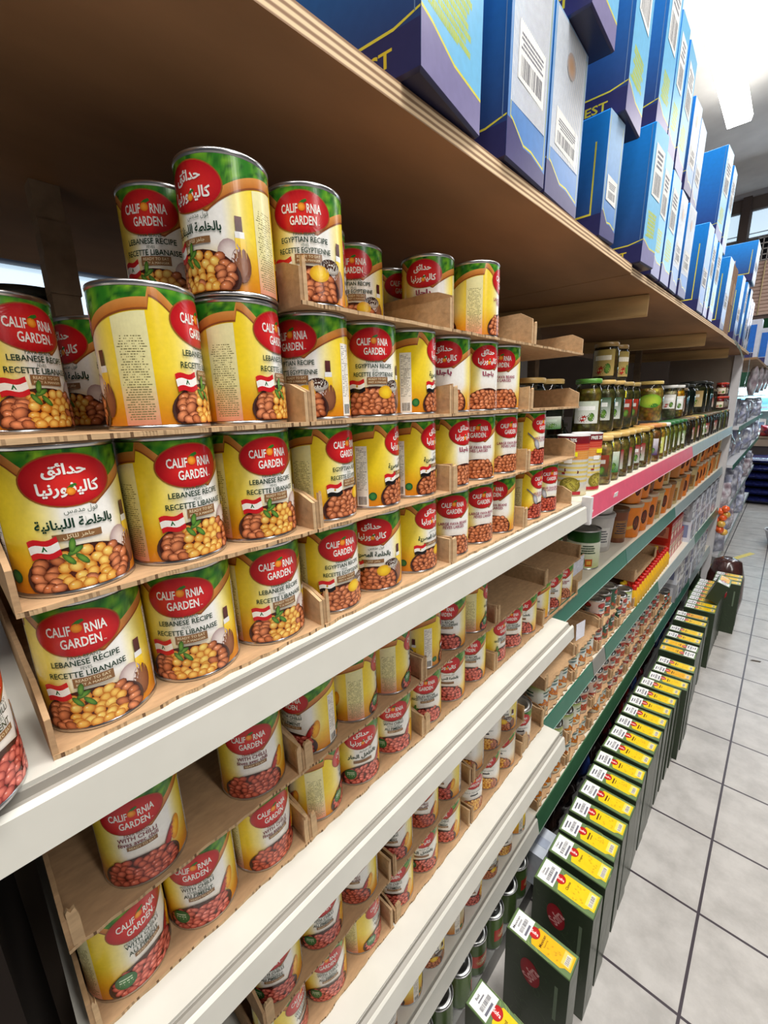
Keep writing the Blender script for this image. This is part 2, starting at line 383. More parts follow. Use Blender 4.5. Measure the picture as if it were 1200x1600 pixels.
def orange(p, cx, cy_, r):
    p.ell(cx, cy_, r, r, rgb(255, 176, 60), rgb(226, 106, 20), n=14, rings=2, ox=-0.2, oy=0.2)
    p.poly([(cx - r * 0.7, cy_ + r * 0.9), (cx + r * 0.2, cy_ + r * 0.7), (cx + r * 1.5, cy_ + r * 1.4), (cx + r * 1.2, cy_ + r * 1.9), (cx + r * 0.2, cy_ + r * 1.6)], rgb(52, 118, 40))
def beans(p, cx, K, rnd, half):
    w = 0.031
    p.ell(cx, 0.0125, w + 0.002, 0.0205, rgb(88, 60, 50), rgb(70, 44, 38), n=32, rings=12)
    p.ell(cx, 0.0135, w, 0.0195, rgb(84, 34, 20), rgb(60, 26, 18), n=32, rings=12)
    spots = []
    for row in range(6):
        y = 0.0275 - row * 0.0047
        half_w = w * math.sqrt(max(0.05, 1 - ((y - 0.0135) / 0.0195) ** 2)) * 0.95
        n = max(2, int(2 * half_w / 0.0066))
        for i in range(n): spots.append((-half_w + 2 * half_w * (i + 0.5) / n + rnd.uniform(-0.0014, 0.0014), y + rnd.uniform(-0.0014, 0.0014)))
    for x, y in spots:
        c = K['bean']
        if K['mid'] and -0.013 < x < 0.017 and rnd.random() < 0.92: c = K['mid']
        big = 0.0041 if c is K['mid'] else (0.0049 if c is not PASTE else 0.0042)
        j = rnd.uniform(-0.08, 0.08); c0 = tuple(min(1, max(0, v + j)) for v in c[0])
        p.ell(cx + x, max(0.0062, y), big * rnd.uniform(0.85, 1.15), big * rnd.uniform(0.62, 0.85) if c is not K['mid'] else big * 0.92, c0, c[1], rot=rnd.uniform(-0.9, 0.9), n=10, rings=2, ox=-0.15, oy=0.3)
        if rnd.random() < 0.45: p.ell(cx + x - 0.0012, max(0.0062, y) + 0.0012, 0.0009, 0.0006, mixc(c0, (1, 1, 1), 0.65), c0, n=7)
def front(p, cx, K, ar, rnd):
    O = CH
    # red oval
    p.ell(cx, 0.762 * O, 0.0262, 0.0172, GOLD_C, rgb(150, 80, 30), n=40, rings=12)
    p.ell(cx, 0.762 * O, 0.0252, 0.0163, rgb(224, 46, 42), rgb(178, 18, 28), n=40, rings=12, oy=-0.1)
    p.up(0.00018)
    if not ar:
        orange(p, cx + 0.0002, 0.800 * O, 0.0033)
        p.text('CALIF', cx - 0.0105, 0.790 * O, 0.0145, 0.0072, WHITE_C, 0.02); p.text('RNIA', cx + 0.0108, 0.790 * O, 0.0128, 0.0072, WHITE_C, 0.02)
        p.text('GARDEN', cx + 0.001, 0.695 * O, 0.0235, 0.0072, WHITE_C, 0.02)
        p.text('TM', cx + 0.0145, 0.668 * O, 0.0016, 0.0009, WHITE_C)
    else:
        p.text(arabic('حدائق'), cx - 0.001, 0.825 * O, 0.0235, 0.0098, WHITE_C, 0.03)
        p.text(arabic('كاليفورنيا'), cx, 0.705 * O, 0.034, 0.0100, WHITE_C, 0.03)
        orange(p, cx + 0.0004, 0.690 * O, 0.0026)
    y = 0.60 * O
    if not ar:
        L = K['en']; big = [i for i, q in enumerate(L) if len(q) > 10] if len(L) > 2 else range(len(L))
        sizes = [0.0027 if (len(L) > 2 and i in (0, 2) and len(L) != 3 or (len(L) == 3 and i == 0)) else 0.0044 for i in range(len(L))]
        y = 0.602 * O if len(L) > 2 else 0.535 * O
        for q, h in zip(L, sizes):
            vs, fs, asp = textmesh(q, 0.015 if h > 0.003 else 0.0)
            w = min(0.047, h * asp * 0.88)
            p.text(q, cx + 0.001, y - h / 2, w, h, K['ink'] if h > 0.003 or K['ink'] != DKGRN else rgb(60, 84, 70), 0.015 if h > 0.003 else 0.0); y -= h + 0.0007
    else:
        L = K['ar']
        if len(L) > 1:
            p.text(arabic(L[0]), cx + 0.004, 0.562 * O, 0.019, 0.0048, rgb(80, 96, 84)); p.text(arabic(L[1]), cx, 0.478 * O, 0.044 if len(L[1]) > 8 else 0.022, 0.0082, K['ink'], 0.03); y = 0.42 * O
        else: p.text(arabic(L[0]), cx, 0.53 * O, 0.020, 0.0080, K['ink'], 0.03)
    if K['box']:
        p.up()
        if not ar:
            hb = 0.0030 * len(K['box']) + 0.0012
            p.rect(cx - 0.0085, y - hb, cx + 0.0155, y, BROWN_C); yy = y - 0.0008
            for q in K['box']: p.text(q, cx + 0.0035, yy - 0.0013, 0.0205, 0.0022, rgb(244, 226, 186)); yy -= 0.003
        else:
            p.rect(cx - 0.014, y - 0.0046, cx + 0.013, y, BROWN_C)
            if len(L) > 2: p.text(arabic(L[2]), cx, y - 0.0023, 0.017, 0.0034, rgb(244, 226, 186))
    if K.get('bar'):
        p.rect(cx - 0.024, 0.40 * O, cx + 0.024, 0.56 * O, WHITE_C); p.text('FOUL MEDAMMES', cx, 0.51 * O, 0.038, 0.0036, DKGRN); p.rect(cx - 0.008, 0.42 * O, cx + 0.01, 0.455 * O, rgb(26, 24, 30))
    if K['jar']:
        jx = cx + 48 * DEG
        p.ell(jx - 0.004, 0.30 * O, 0.0085, 0.010, rgb(232, 220, 214), rgb(176, 150, 150), n=16, rings=3)
        p.ell(jx + 0.004, 0.22 * O, 0.0075, 0.0125, rgb(150, 96, 66), rgb(110, 62, 44), n=16, rings=3); p.rect(jx + 0.001, 0.27 * O, jx + 0.0085, 0.33 * O, rgb(206, 150, 30), rgb(240, 190, 20)); p.rect(jx + 0.001, 0.33 * O, jx + 0.0085, 0.41 * O, rgb(240, 190, 20), rgb(248, 214, 70)); p.rect(jx + 0.0012, 0.41 * O, jx + 0.0082, 0.455 * O, rgb(236, 236, 236)); p.rect(jx + 0.002, 0.455 * O, jx + 0.0072, 0.56 * O, rgb(70, 28, 30), rgb(96, 40, 40))
    if K.get('chilli'):
        jx = cx + 47 * DEG
        p.ell(jx + 0.003, 0.36 * O, 0.005, 0.012, rgb(250, 190, 40), rgb(214, 130, 20), rot=-0.2, n=14, rings=2)
        p.ell(jx - 0.004, 0.33 * O, 0.0035, 0.013, rgb(190, 40, 40), rgb(120, 20, 24), rot=-0.5, n=14, rings=2)
    beans(p, cx, K, rnd, 0)
    if K.get('spice'):
        jx = cx + 38 * DEG
        p.ell(jx, 0.34 * O, 0.0105, 0.0062, rgb(226, 222, 214), rgb(150, 140, 130), n=18, rings=3); p.ell(jx, 0.355 * O, 0.0092, 0.0045, rgb(84, 56, 44), rgb(54, 34, 30), n=18, rings=3)
        p.ell(cx + 20 * DEG, 0.27 * O, 0.009, 0.007, rgb(252, 214, 50), rgb(220, 160, 30), n=18, rings=3)
    if K.get('herb'):
        hx, hy = cx - 6 * DEG if K.get('badge') is None else cx - 26 * DEG, 0.27 * O
        for k, (dx, dy, rr) in enumerate(((0, 0.003, 0.5), (-0.004, -0.002, 2.2), (0.003, -0.003, -0.9), (-0.001, 0.007, 1.4))):
            p.ell(hx + dx, hy + dy, 0.0050, 0.0019, rgb(112, 158, 60), rgb(44, 92, 34), rot=rr, n=10, rings=2)
    if K.get('fork'):
        jx = cx - 30 * DEG
        p.ell(jx + 0.004, 0.40 * O, 0.0045, 0.0095, rgb(206, 206, 214), rgb(130, 130, 140), rot=0.35, n=14, rings=2); p.band(lambda a: (0.47 + (jx - a) * 9) * O, lambda a: (0.50 + (jx - a) * 9) * O, jx - 0.014, jx + 0.001, rgb(120, 116, 124), n=8)
    if K.get('badge'):
        p.ell(cx - 30 * DEG, 0.20 * O, 0.0085, 0.0085, rgb(60, 126, 64), rgb(32, 92, 46), n=20, rings=3)
        for dy in (-0.0028, 0, 0.0028): p.rect(cx - 30 * DEG - 0.005, 0.2 * O + dy - 0.0006, cx - 30 * DEG + 0.005, 0.2 * O + dy + 0.0006, rgb(206, 226, 196))
    if K['flag']: flag(p, cx - 31 * DEG, 0.335 * O, 0.0165, 0.0125, K['flag'], 0.10)
def make_label(kind):
    K = KINDS_[kind]; rnd = random.Random(sum(map(ord, kind))); mb = MB()
    ns, nt = 96, 22; f = label_base(kind); vs = []; cc = []
    for i in range(ns):
        a = -math.pi * CR + 2 * math.pi * CR * i / ns
        for j in range(nt + 1):
            t = 0.0035 + (CH - 0.0075) * j / nt; vs.append((CR * math.cos(a / CR), CR * math.sin(a / CR), t)); cc.append(f(a, t))
    mb.add(vs, [(i * (nt + 1) + j, ((i + 1) % ns) * (nt + 1) + j, ((i + 1) % ns) * (nt + 1) + j + 1, i * (nt + 1) + j + 1) for i in range(ns) for j in range(nt)], cc, 0, True)
    fn0 = cyl(CR); top = CH - 0.004
    fn = lambda a, t, l: fn0(a, min(top, max(0.0037, t)), l)
    p = Painter(mb, fn, 0, 0.003)
    # mottled green top and the gold band below it
    n = 120; rows = 5; vs = []; cc = []
    for i in range(n + 1):
        d = -180 + 360 * i / n; e = min(top, green_edge(d))
        for j in range(rows + 1):
            t = e + (top - e) * j / rows; q = noise.noise(Vector((d * 0.06, t * 130, 3.1))); q2 = noise.noise(Vector((d * 0.16, t * 260, 9.7)))
            c = mixc(rgb(44, 120, 30), rgb(150, 196, 44), min(1, max(0, 0.34 + q * 1.1))); c = mixc(c, rgb(16, 70, 26), min(1, max(0, q2 * 1.3)))
            vs.append((d * DEG, t)); cc.append(c)
    p.tri(vs, [(i * (rows + 1) + j, (i + 1) * (rows + 1) + j, (i + 1) * (rows + 1) + j + 1, i * (rows + 1) + j + 1) for i in range(n) for j in range(rows)], cc); p.up()
    p.band(lambda a: green_edge(a / DEG) - 0.0076, lambda a: green_edge(a / DEG) - 0.0060, -180 * DEG, 180 * DEG, rgb(140, 76, 34), n=120)
    p.band(lambda a: green_edge(a / DEG) - 0.0062, lambda a: green_edge(a / DEG) + 0.0004, -180 * DEG, 180 * DEG, rgb(190, 112, 44), n=120, col2=rgb(214, 146, 74))
    # ingredients panel (cream to salmon) and the white nutrition panel
    x0, x1 = -103 * DEG, -66 * DEG
    ed = lambda a: min(green_edge(a / DEG) - 0.0082, top)
    p.band(lambda a: 0.0037, lambda a: 0.03, x0, x1, rgb(226, 150, 124), n=10, col2=rgb(232, 216, 160)); p.band(lambda a: 0.03, ed, x0, x1, rgb(232, 222, 160), n=10, col2=rgb(240, 234, 178))
    p.lines(x0 + 0.0015, 0.007, x1 - 0.0015, 0.064, 34, rgb(134, 128, 84), rnd, 0.42)
    x0, x1 = 82 * DEG, 104 * DEG
    p.band(lambda a: 0.0037, lambda a: 0.072, x0, x1, rgb(244, 238, 226), n=8); p.lines(x0 + 0.001, 0.022, x1 - 0.001, 0.070, 28, rgb(120, 114, 112), rnd, 0.42, center=False); p.rect(x0 + 0.001, 0.005, x1 - 0.001, 0.016, WHITE_C); p.bars(x0 + 0.002, 0.0055, x1 - 0.002, 0.015, rgb(30, 30, 34), rnd)
    p.ell(112 * DEG, 0.015, 0.0048, 0.0048, rgb(70, 140, 70), rgb(20, 84, 44), n=16, rings=2)
    p.up(0.00003)
    front(p, 0.0, K, False, rnd); p.lift = 0.00022
    front(p, 180 * DEG, K, True, rnd)
    return mb.mesh('label', M_PRINT)
def can_body(R=CR, H=CH, col=rgb(206, 206, 208)):
    mb = MB(); r = R - 0.0004
    mb.lathe([(r - 0.004, 0.0015), (r + 0.0006, 0.0), (r + 0.0010, 0.0012), (r + 0.0007, 0.0028), (r - 0.0002, 0.0035), (r - 0.0002, H - 0.0038), (r + 0.0007, H - 0.003), (r + 0.0010, H - 0.0012), (r + 0.0005, H), (r - 0.0012, H - 0.0004), (r - 0.0018, H - 0.003)], 48, col)
    return mb
def can_lid(R=CR, H=CH):
    mb = MB(); r = R - 0.0021
    mb.lathe([(r, H - 0.0030), (r - 0.004, H - 0.0034), (r - 0.005, H - 0.0024), (r - 0.010, H - 0.0024), (r - 0.011, H - 0.0032), (0.0004, H - 0.0032)], 48, rgb(196, 198, 198)); return mb
CAN = {}
body_mesh = None
for k in KINDS_:
    if body_mesh is None: body_mesh = can_body().mesh('food_can', M_TIN); lid_mesh = can_lid().mesh('lid', M_TIN)
    b = bpy.data.objects.new('food_can', body_mesh); COL.objects.link(b)
    l = bpy.data.objects.new('label', make_label(k)); COL.objects.link(l); kid(b, l)
    d = bpy.data.objects.new('lid', lid_mesh); COL.objects.link(d); kid(b, d)
    CAN[k] = proto(b)
def put_can(kind, x, y, z, face, label, group=None, rx=0.0, ry=0.0):
    """face: angle on the label (degrees from the English front) that is turned towards the aisle viewpoint"""
    az = math.atan2(EYE.y - y, EYE.x - x)
    o = CAN[kind].put((x, y, z), az - math.radians(face), rx, ry)
    return tag(o, label, 'food can', group)

# ---------------------------------------------------------------- corrugated trays
KRAFT = rgb(182, 148, 112); KRAFT_D = rgb(104, 78, 56); KRAFT_L = rgb(200, 168, 130)
def make_tray(w=0.2275, d=0.30, hs=0.040, near_tab=0.024, far_tab=0.010, seed=1, ragged=0.0012):
    """origin at near front corner; runs +y along the shelf and -x into it"""
    rnd = random.Random(seed); T = 0.0035; mb = MB()
    n = 24; fr = [rnd.uniform(-ragged, ragged) for _ in range(n + 1)]
    vs = []
    for i in range(n + 1):
        y = w * i / n; vs += [(fr[i], y, 0), (fr[i], y, T), (-d, y, 0), (-d, y, T)]
    fs = []; 
    for i in range(n):
        a = 4 * i; b = a + 4; fs += [(a + 1, a + 3, b + 3, b + 1), (a, b, b + 2, a + 2), (a + 2, b + 2, b + 3, a + 3)]
    mb.add(vs, fs, KRAFT); mb.add([(-d, w, 0), (0, w, 0), (0, w, T), (-d, w, T), (-d, 0, 0), (0, 0, 0), (0, 0, T), (-d, 0, T)], [(0, 1, 2, 3), (7, 6, 5, 4)], KRAFT)
    m2 = 110
    for i in range(m2):   # open flutes along the cut front edge
        y0, y1 = w * i / m2, w * (i + 1) / m2; q = i / m2 * n; k = int(q); x = fr[k] * (1 - q + k) + fr[min(n, k + 1)] * (q - k)
        mb.add([(x, y0, 0), (x, y1, 0), (x, y1, T), (x, y0, T)], [(0, 1, 2, 3)], KRAFT_L if i % 2 else mixc(KRAFT_D, KRAFT_L, rnd.choice((0.1, 0.6, 0.9, 1.0, 1.0))))
    root = mb.build('cardboard_tray', M_CARD)
    for side, y in ((-1, T / 2), (1, w - T / 2)):
        s = MB(); k = 14; jit = [hs + rnd.uniform(-0.0015, 0.0015) - (0.010 * max(0, 1 - i / 1.2) if rnd.random() < 0.6 else 0) for i in range(k + 1)]
        poly = [(-0.001, T)] + [(-0.001 - (d - 0.004) * i / k, jit[i]) for i in range(k + 1)] + [(-d + 0.003, T)]
        s.prism([(p[0], p[1]) for p in poly], 'y', y - T / 2, y + T / 2, KRAFT if side < 0 else KRAFT_L)
        kid(root, s.build('side_wall', M_CARD))
    s = MB(); s.box((-d + T / 2, w / 2, T + (hs - T) / 2), (T, w - 2 * T, hs - T), KRAFT); kid(root, s.build('back_wall', M_CARD))
    for y, tw in ((T, near_tab), (w - T - far_tab, far_tab)):
        if tw < 0.001: continue
        s = MB(); k = 5; near = y == T
        top = [(y + tw * i / k, hs * (rnd.uniform(0.88, 1.02) if (i < k if near else i > 0) else rnd.uniform(0.6, 0.9))) for i in range(k + 1)]
        s.prism([(y, T)] + top + [(y + tw, T)], 'x', -0.0035, 0.0, KRAFT_L)
        if near and tw > 0.02:   # torn white-brown edge of the tab
            s.prism([(y + tw, T), (y + tw + 0.004, hs * 0.3), (y + tw + 0.001, hs * 0.62), (y + tw, hs * 0.66)], 'x', -0.002, 0.003, rgb(200, 176, 150))
        kid(root, s.build('front_tab', M_CARD))
    return proto(root)
TRAY = [make_tray(seed=k + 1, near_tab=(0.0, 0.004, 0.010, 0.008)[k], far_tab=0.0) for k in range(4)]
TRAY_T = [make_tray(seed=k + 61, near_tab=(0.004, 0.008, 0.011)[k], far_tab=0.003) for k in range(3)]
TRAY_E = make_tray(seed=9, hs=0.046, near_tab=0.03, far_tab=0.03)
def put_tray(k, x, y, z, label, group=None, rz=0.0, pr=None):
    return tag((pr or TRAY[k % 4]).put((x, y, z), rz), label, 'cardboard tray', group)

# ---------------------------------------------------------------- the room
R = random.Random(7)
mb = MB(); mb.box((1.0, 3.5, -0.03), (12, 14, 0.06), (1, 1, 1)); struct(mb.build('floor', M_TILE))
mb = MB(); mb.box((1.0, 3.5, 4.38), (12, 14, 0.06), rgb(214, 212, 210)); struct(mb.build('ceiling', M_MATTE))
mb = MB(); mb.box((3.0, 8.95, 2.47), (7.7, 0.1, 0.28), rgb(30, 74, 48)); mb.box((1.0, 8.95, 0.6), (12, 0.1, 1.2), rgb(96, 88, 84)); mb.box((3.0, 8.95, 1.72), (7.7, 0.1, 1.04), rgb(52, 92, 70)); mb.box((-2.95, 8.95, 1.905), (4.2, 0.1, 1.41), rgb(62, 52, 46))
mb.box((3.0, 8.95, 2.275), (7.7, 0.1, 0.11), rgb(190, 196, 200)); mb.box((1.0, 8.95, 3.0), (12, 0.1, 0.78), rgb(120, 104, 100)); mb.box((1.0, 8.95, 3.57), (12, 0.1, 0.36), rgb(120, 112, 110)); mb.box((1.0, 8.95, 4.24), (12, 0.1, 0.24), rgb(116, 104, 98))
struct(mb.build('wall_back', M_MATTE))
for k, (x0, x1) in enumerate(((-2.2, -0.97), (-0.86, 0.25), (0.36, 1.5), (1.6, 2.7))):
    f = empty('window_%d' % (k + 1), (0, 0, 0)); struct(f)
    mb = MB(); mb.box(((x0 + x1) / 2, 8.93, 3.93), (x1 - x0 - 0.02, 0.01, 0.36), rgb(170, 215, 250)); mb.build('window_pane', M_SKYPANE, f)
    mb = MB()
    for z in (3.75, 4.12): mb.box(((x0 + x1) / 2, 8.915, z), (x1 - x0, 0.05, 0.02), rgb(150, 150, 152))
    mb.box(((x0 + x1) / 2, 8.915, 3.815), (x1 - x0, 0.02, 0.012), rgb(214, 226, 236))
    for x in (x0, x1): mb.box((x, 8.915, 3.93), (0.03, 0.05, 0.39), rgb(150, 150, 152))
    mb.build('window_frame', M_MATTE, f)
mb = MB()
for x in (-0.915, 0.305, 1.55): mb.box((x, 8.88, 4.02), (0.10, 0.12, 0.74), rgb(96, 84, 80))
mb.box((1.0, 8.86, 4.33), (12, 0.1, 0.06), rgb(176, 174, 178)); struct(mb.build('trim_1', M_MATTE))
sh = MB()
for k in range(15):
    z = 2.66 + 0.05 * k
    sh.prism([(8.875, z), (8.862, z + 0.006), (8.862, z + 0.042), (8.875, z + 0.048)], 'x', -2.2, 3.2, rgb(214, 184, 170))
root = sh.build('roller_shutter', M_MATTE); tag(root, 'pinkish beige slatted roller shutter below the high windows', 'roller shutter')
mb = MB(); mb.tube([(-0.60, 8.85, 2.66), (-0.60, 8.85, 3.4)], 0.008, rgb(226, 206, 160)); mb.build('pull_cord', M_MATTE, root)
gr = MB()
for k in range(36): gr.box((-0.72 + 0.06 * k, 8.87, 3.57), (0.012, 0.02, 0.33), rgb(196, 190, 188))
for k in range(5): gr.box((0.33, 8.87, 3.42 + 0.075 * k), (2.12, 0.02, 0.014), rgb(196, 190, 188))
gr.box((0.33, 8.895, 3.57), (2.12, 0.01, 0.33), rgb(30, 28, 34))
tag(gr.build('ventilation_grille', M_MATTE), 'dark barred ventilation grille above the roller shutter', 'grille')
mb = MB(); mb.box((-4.05, 3.0, 2.19), (0.1, 13, 4.38), rgb(120, 112, 106))
struct(mb.build('wall_left', M_MATTE))
f = empty('window_5'); struct(f)
mb = MB(); mb.box((-3.985, 0.9, 2.33), (0.01, 3.6, 0.42), rgb(170, 215, 250)); mb.build('window_pane', M_SKYPANE, f)
mb = MB(); mb.tube([(-3.94, -1.2, 2.58), (-3.94, 3.0, 2.58)], 0.075, rgb(34, 40, 62), 12); tag(mb.build('rolled_blind', M_PLAST), 'dark blue rolled blind above the bright window behind the shelving', 'blind')

# ceiling lamps
def lamp(x, y, L, label):
    g = MB(); g.box((0, 0, 0.06), (0.11, L, 0.05), rgb(236, 236, 232)); o = g.build('ceiling_lamp', M_PLAST); o.location = (x, y, 4.08)
    for s in (-0.03, 0.03):
        t = MB(); t.tube([(s, -L / 2 + 0.03, 0.015), (s, L / 2 - 0.03, 0.015)], 0.016, (1, 1, 1), 10); t.build('fluorescent_tube', M_TUBE, o)
    d = MB(); d.prism([(-0.10, 0.03), (-0.09, -0.02), (0.09, -0.02), (0.10, 0.03)], 'y', -L / 2, L / 2, (1, 1, 1)); d.build('glare_panel', M_TUBE, o)  # glowing panel added under the tubes to widen their glare
    tag(o, label, 'ceiling lamp')
lamp(-0.78, 4.5, 3.0, 'long twin tube ceiling lamp glaring over the blue cartons')

# ---------------------------------------------------------------- near bay with white shelves
Y0, Y1 = -0.62, 0.965
IVORY = rgb(211, 209, 200)
def white_shelf(z, xf, lip, lab, out=0.0, xb=-0.73, Y0=-0.012):
    d = MB(); d.box(((xb + xf) / 2, (Y0 + Y1) / 2, z - 0.009), (xf - xb, Y1 - Y0, 0.018), IVORY); o = d.build('white_shelf', M_WHITE)
    e = MB(); e.prism([(xf - 0.004, z - 0.002), (xf + 0.0008, z - 0.0035), (xf + 0.0018, z - 0.012 + lip[2] * 0.6), (xf + lip[0] - 0.001, z - 0.0155 + lip[2] * 0.8), (xf + lip[0] - 0.001, z - 0.018 + lip[2] * 0.8), (xf - 0.004, z - 0.019)], 'y', Y0, Y1, mixc(IVORY, rgb(126, 120, 112), 0.7)); e.build('edge_groove', M_WHITE, o)  # shade of the groove is put into its darker grey
    r = MB(); r.prism([(xf + min(0.0095, lip[0] - 0.002), z - 0.018 + lip[2]), (xf + min(0.0105, lip[0] - 0.001), z - 0.0125 + lip[2]), (xf + lip[0], z - 0.013 + lip[2]), (xf + lip[0] + 0.003, z - 0.0155 + lip[2]), (xf + lip[0] + out, z - lip[1] + 0.002), (xf + lip[0] + out - 0.003, z - lip[1]), (xf + 0.006, z - lip[1] + 0.004)], 'y', Y0, Y1, IVORY); r.build('ticket_rail', M_WHITE, o)
    tag(o, lab, 'shelf'); return o
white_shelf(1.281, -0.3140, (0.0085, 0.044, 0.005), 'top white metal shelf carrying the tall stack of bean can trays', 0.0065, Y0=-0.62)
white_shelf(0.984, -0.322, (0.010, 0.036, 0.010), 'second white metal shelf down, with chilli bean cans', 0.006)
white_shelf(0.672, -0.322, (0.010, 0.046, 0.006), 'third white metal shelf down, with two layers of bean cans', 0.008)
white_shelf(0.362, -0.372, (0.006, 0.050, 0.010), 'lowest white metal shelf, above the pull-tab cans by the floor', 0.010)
mb = MB(); mb.box((-0.74, (Y0 + 4.05) / 2, 0.64), (0.012, 4.05 - Y0, 1.24), rgb(70, 60, 52)); struct(mb.build('trim_2', M_MATTE))
mb = MB(); mb.box((-0.56, (Y0 + 4.05) / 2, 0.035), (0.36, 4.05 - Y0, 0.07), rgb(120, 120, 118)); struct(mb.build('trim_3', M_METAL))
mb = MB(); mb.box((-0.935, (Y0 + 4.05) / 2, 1.525), (0.37, 4.05 - Y0, 0.016), rgb(90, 80, 72)); tag(mb.build('shelf_board', M_WOOD), 'dark shelf board on the far side of the shelving, behind the bean cans', 'shelf')
for k, (y, lb) in enumerate(((0.165, 'ragged timber upright behind the bean cans, against the bright window'), (1.62, 'timber upright behind the jars, at the middle of the shelving'), (3.1, 'timber upright behind the dark jars'))):
    w = MB(); n = 12
    for i in range(n):
        z = 1.27 + (0.52) * i / n; w.box((-0.742 + R.uniform(-.002, .002), y + R.uniform(-0.003, 0.003), z + 0.0217), (0.03, 0.034 + R.uniform(-0.004, 0.004), 0.0434), rgb(150, 128, 104))
    tag(w.build('timber_upright', M_WOOD), lb, 'upright')
mb = MB(); mb.box((-0.56, -0.34, 0.65), (0.33, 0.60, 1.14), rgb(44, 36, 32)); mb.box((-0.393, -0.34, 1.1), (0.004, 0.56, 0.03), rgb(60, 50, 44)); tag(mb.build('dark_bay_fill', M_MATTE), 'dark block filling the unlit bay beside the chilli cans', 'cabinet')  # dark block added to stand for the shade in the next bay
# end post of the gondola
mb = MB(); mb.box((-0.335, 4.075, 0.89), (0.05, 0.045, 1.78), rgb(206, 204, 206)); mb.box((-0.55, 4.075, 0.89), (0.40, 0.02, 1.78), rgb(150, 138, 124)); tag(mb.build('end_panel', M_WHITE), 'pale end panel and post closing the long shelving run', 'end panel')

# plywood top shelf, in three boards, on timber bearers
def board(ya, yb, xa, xb_, th, lab, rise=0.015, z=1.783):
    m = MB(); xs = -1.13
    V = [(xa, ya, z), (xb_, yb, z), (xs, yb, z + rise), (xs, ya, z + rise), (xa, ya, z + th), (xb_, yb, z + th), (xs, yb, z + rise + th), (xs, ya, z + rise + th)]
    m.add(V, [(3, 2, 1, 0), (4, 5, 6, 7), (0, 4, 7, 3), (2, 6, 5, 1), (3, 7, 6, 2)], rgb(150, 110, 76))
    m.add([V[0], V[1], V[5], V[4]], [(0, 1, 2, 3)], (1, 1, 1), 1)
    o = m.build('plywood_board', [M_PLY, M_PLYEDGE]); tag(o, lab, 'shelf board'); return o
board(Y0, 1.19, -0.320, -0.319, 0.0195, 'near plywood board over the bean cans, with layered cut edge')
board(1.193, 2.74, -0.322, -0.298, 0.017, 'middle plywood board over the glass jars')
board(2.743, 4.12, -0.300, -0.290, 0.017, 'far plywood board over the dark jars')
for y, lb in ((1.46, 'sawn timber bearer under the plywood, first one past the bean cans'), (2.53, 'sawn timber bearer under the plywood, above the olive jars'), (3.45, 'sawn timber bearer under the far plywood board, above the dark jars')):
    m = MB(); m.box((0, 0, 0), (0.62, 0.038, 0.052), rgb(196, 162, 112)); o = m.build('timber_bearer', M_WOOD); o.location = (-0.645, y - 0.055, 1.7615); o.rotation_euler = (0, math.radians(1.06), math.radians(11)); tag(o, lb, 'bearer')

# ---------------------------------------------------------------- trays and cans, top white shelf
P = 0.228; TY = [0.0145, 0.2425, 0.4705, 0.6985]; TX = -0.3216; ZS1 = 1.281; STEP = 0.1026
LN = ['bottom', 'second', 'third', 'top']; TN = ['first', 'second', 'third', 'fourth']
for L in range(4):
    for k in range(4):
        if (L, k) == (3, 0): continue
        st = 'empty ' if (L, k) == (3, 3) else ''; pw = make_tray(seed=71, hs=0.052, near_tab=0.0, far_tab=0.0) if (L, k) == (3, 2) else None
        put_tray(k, TX, TY[k], ZS1 + STEP * L, '%scorrugated tray of the %s layer, %s from the near end, top white shelf' % (st, LN[L], TN[k] if L < 3 else TN[k - 1]), 'trays on the top white shelf', pr=pw)
LOOK = {'lebanese': 'Lebanese recipe can', 'egyptian': 'Egyptian recipe can', 'large': 'large fava can', 'fork': 'fork-picture bean can', 'chilli': 'maroon-lettered chilli can', 'piment': 'peeled chilli bean can', 'saudi': 'red bean can', 'medley': 'mixed bean can'}
def face_words(f):
    f = (f + 180) % 360 - 180
    if -36 <= f <= 48: return 'English side out'
    if -125 <= f < -36: return 'ingredients panel out'
    if 48 < f <= 128: return 'nutrition panel out'
    return 'Arabic side out'
def cx(k, j): return TY[k] + 0.0403 + 0.0736 * j
S1 = {0: [(0, 0, 'lebanese', 12), (0, 1, 'lebanese', 10), (0, 2, 'lebanese', -22), (1, 0, 'egyptian', -28), (1, 1, 'egyptian', 180), (1, 2, 'egyptian', 128), (2, 0, 'large', -22), (2, 1, 'large', -34), (2, 2, 'large', 2), (3, 0, 'fork', -66), (3, 1, 'fork', -42)],
      1: [(0, 0, 'lebanese', 172), (0, 1, 'lebanese', -26), (0, 2, 'lebanese', -26), (1, 0, 'egyptian', -52), (1, 1, 'egyptian', 108), (1, 2, 'egyptian', 112), (2, 0, 'large', 128), (2, 1, 'large', -14), (2, 2, 'large', -42), (3, 0, 'fork', -62)],
      2: [(0, 1, 'lebanese', -66), (0, 2, 'lebanese', -62), (1, 0, 'egyptian', 34), (1, 1, 'egyptian', -16), (1, 2, 'egyptian', 96), (2, 0, 'large', 180), (2, 1, 'large', 142), (2, 2, 'large', -8)],
      3: [(1, 0, 'egyptian', 2)]}
for L, rows in S1.items():
    z = ZS1 + STEP * L + 0.0036
    for i, (k, j, kind, f) in enumerate(rows):
        w = '%s, %s, %s from near end, %s layer, top white shelf' % (LOOK[kind], face_words(f), ORD[i], LN[L])
        put_can(kind, TX - 0.0408 + R.uniform(-.0006, .0006), cx(k, j) + (0.03 if k == 3 else 0), z, f, w, 'bean cans on the top white shelf')
z3 = ZS1 + STEP * 2 + 0.0036; z4 = ZS1 + STEP * 3 + 0.0036
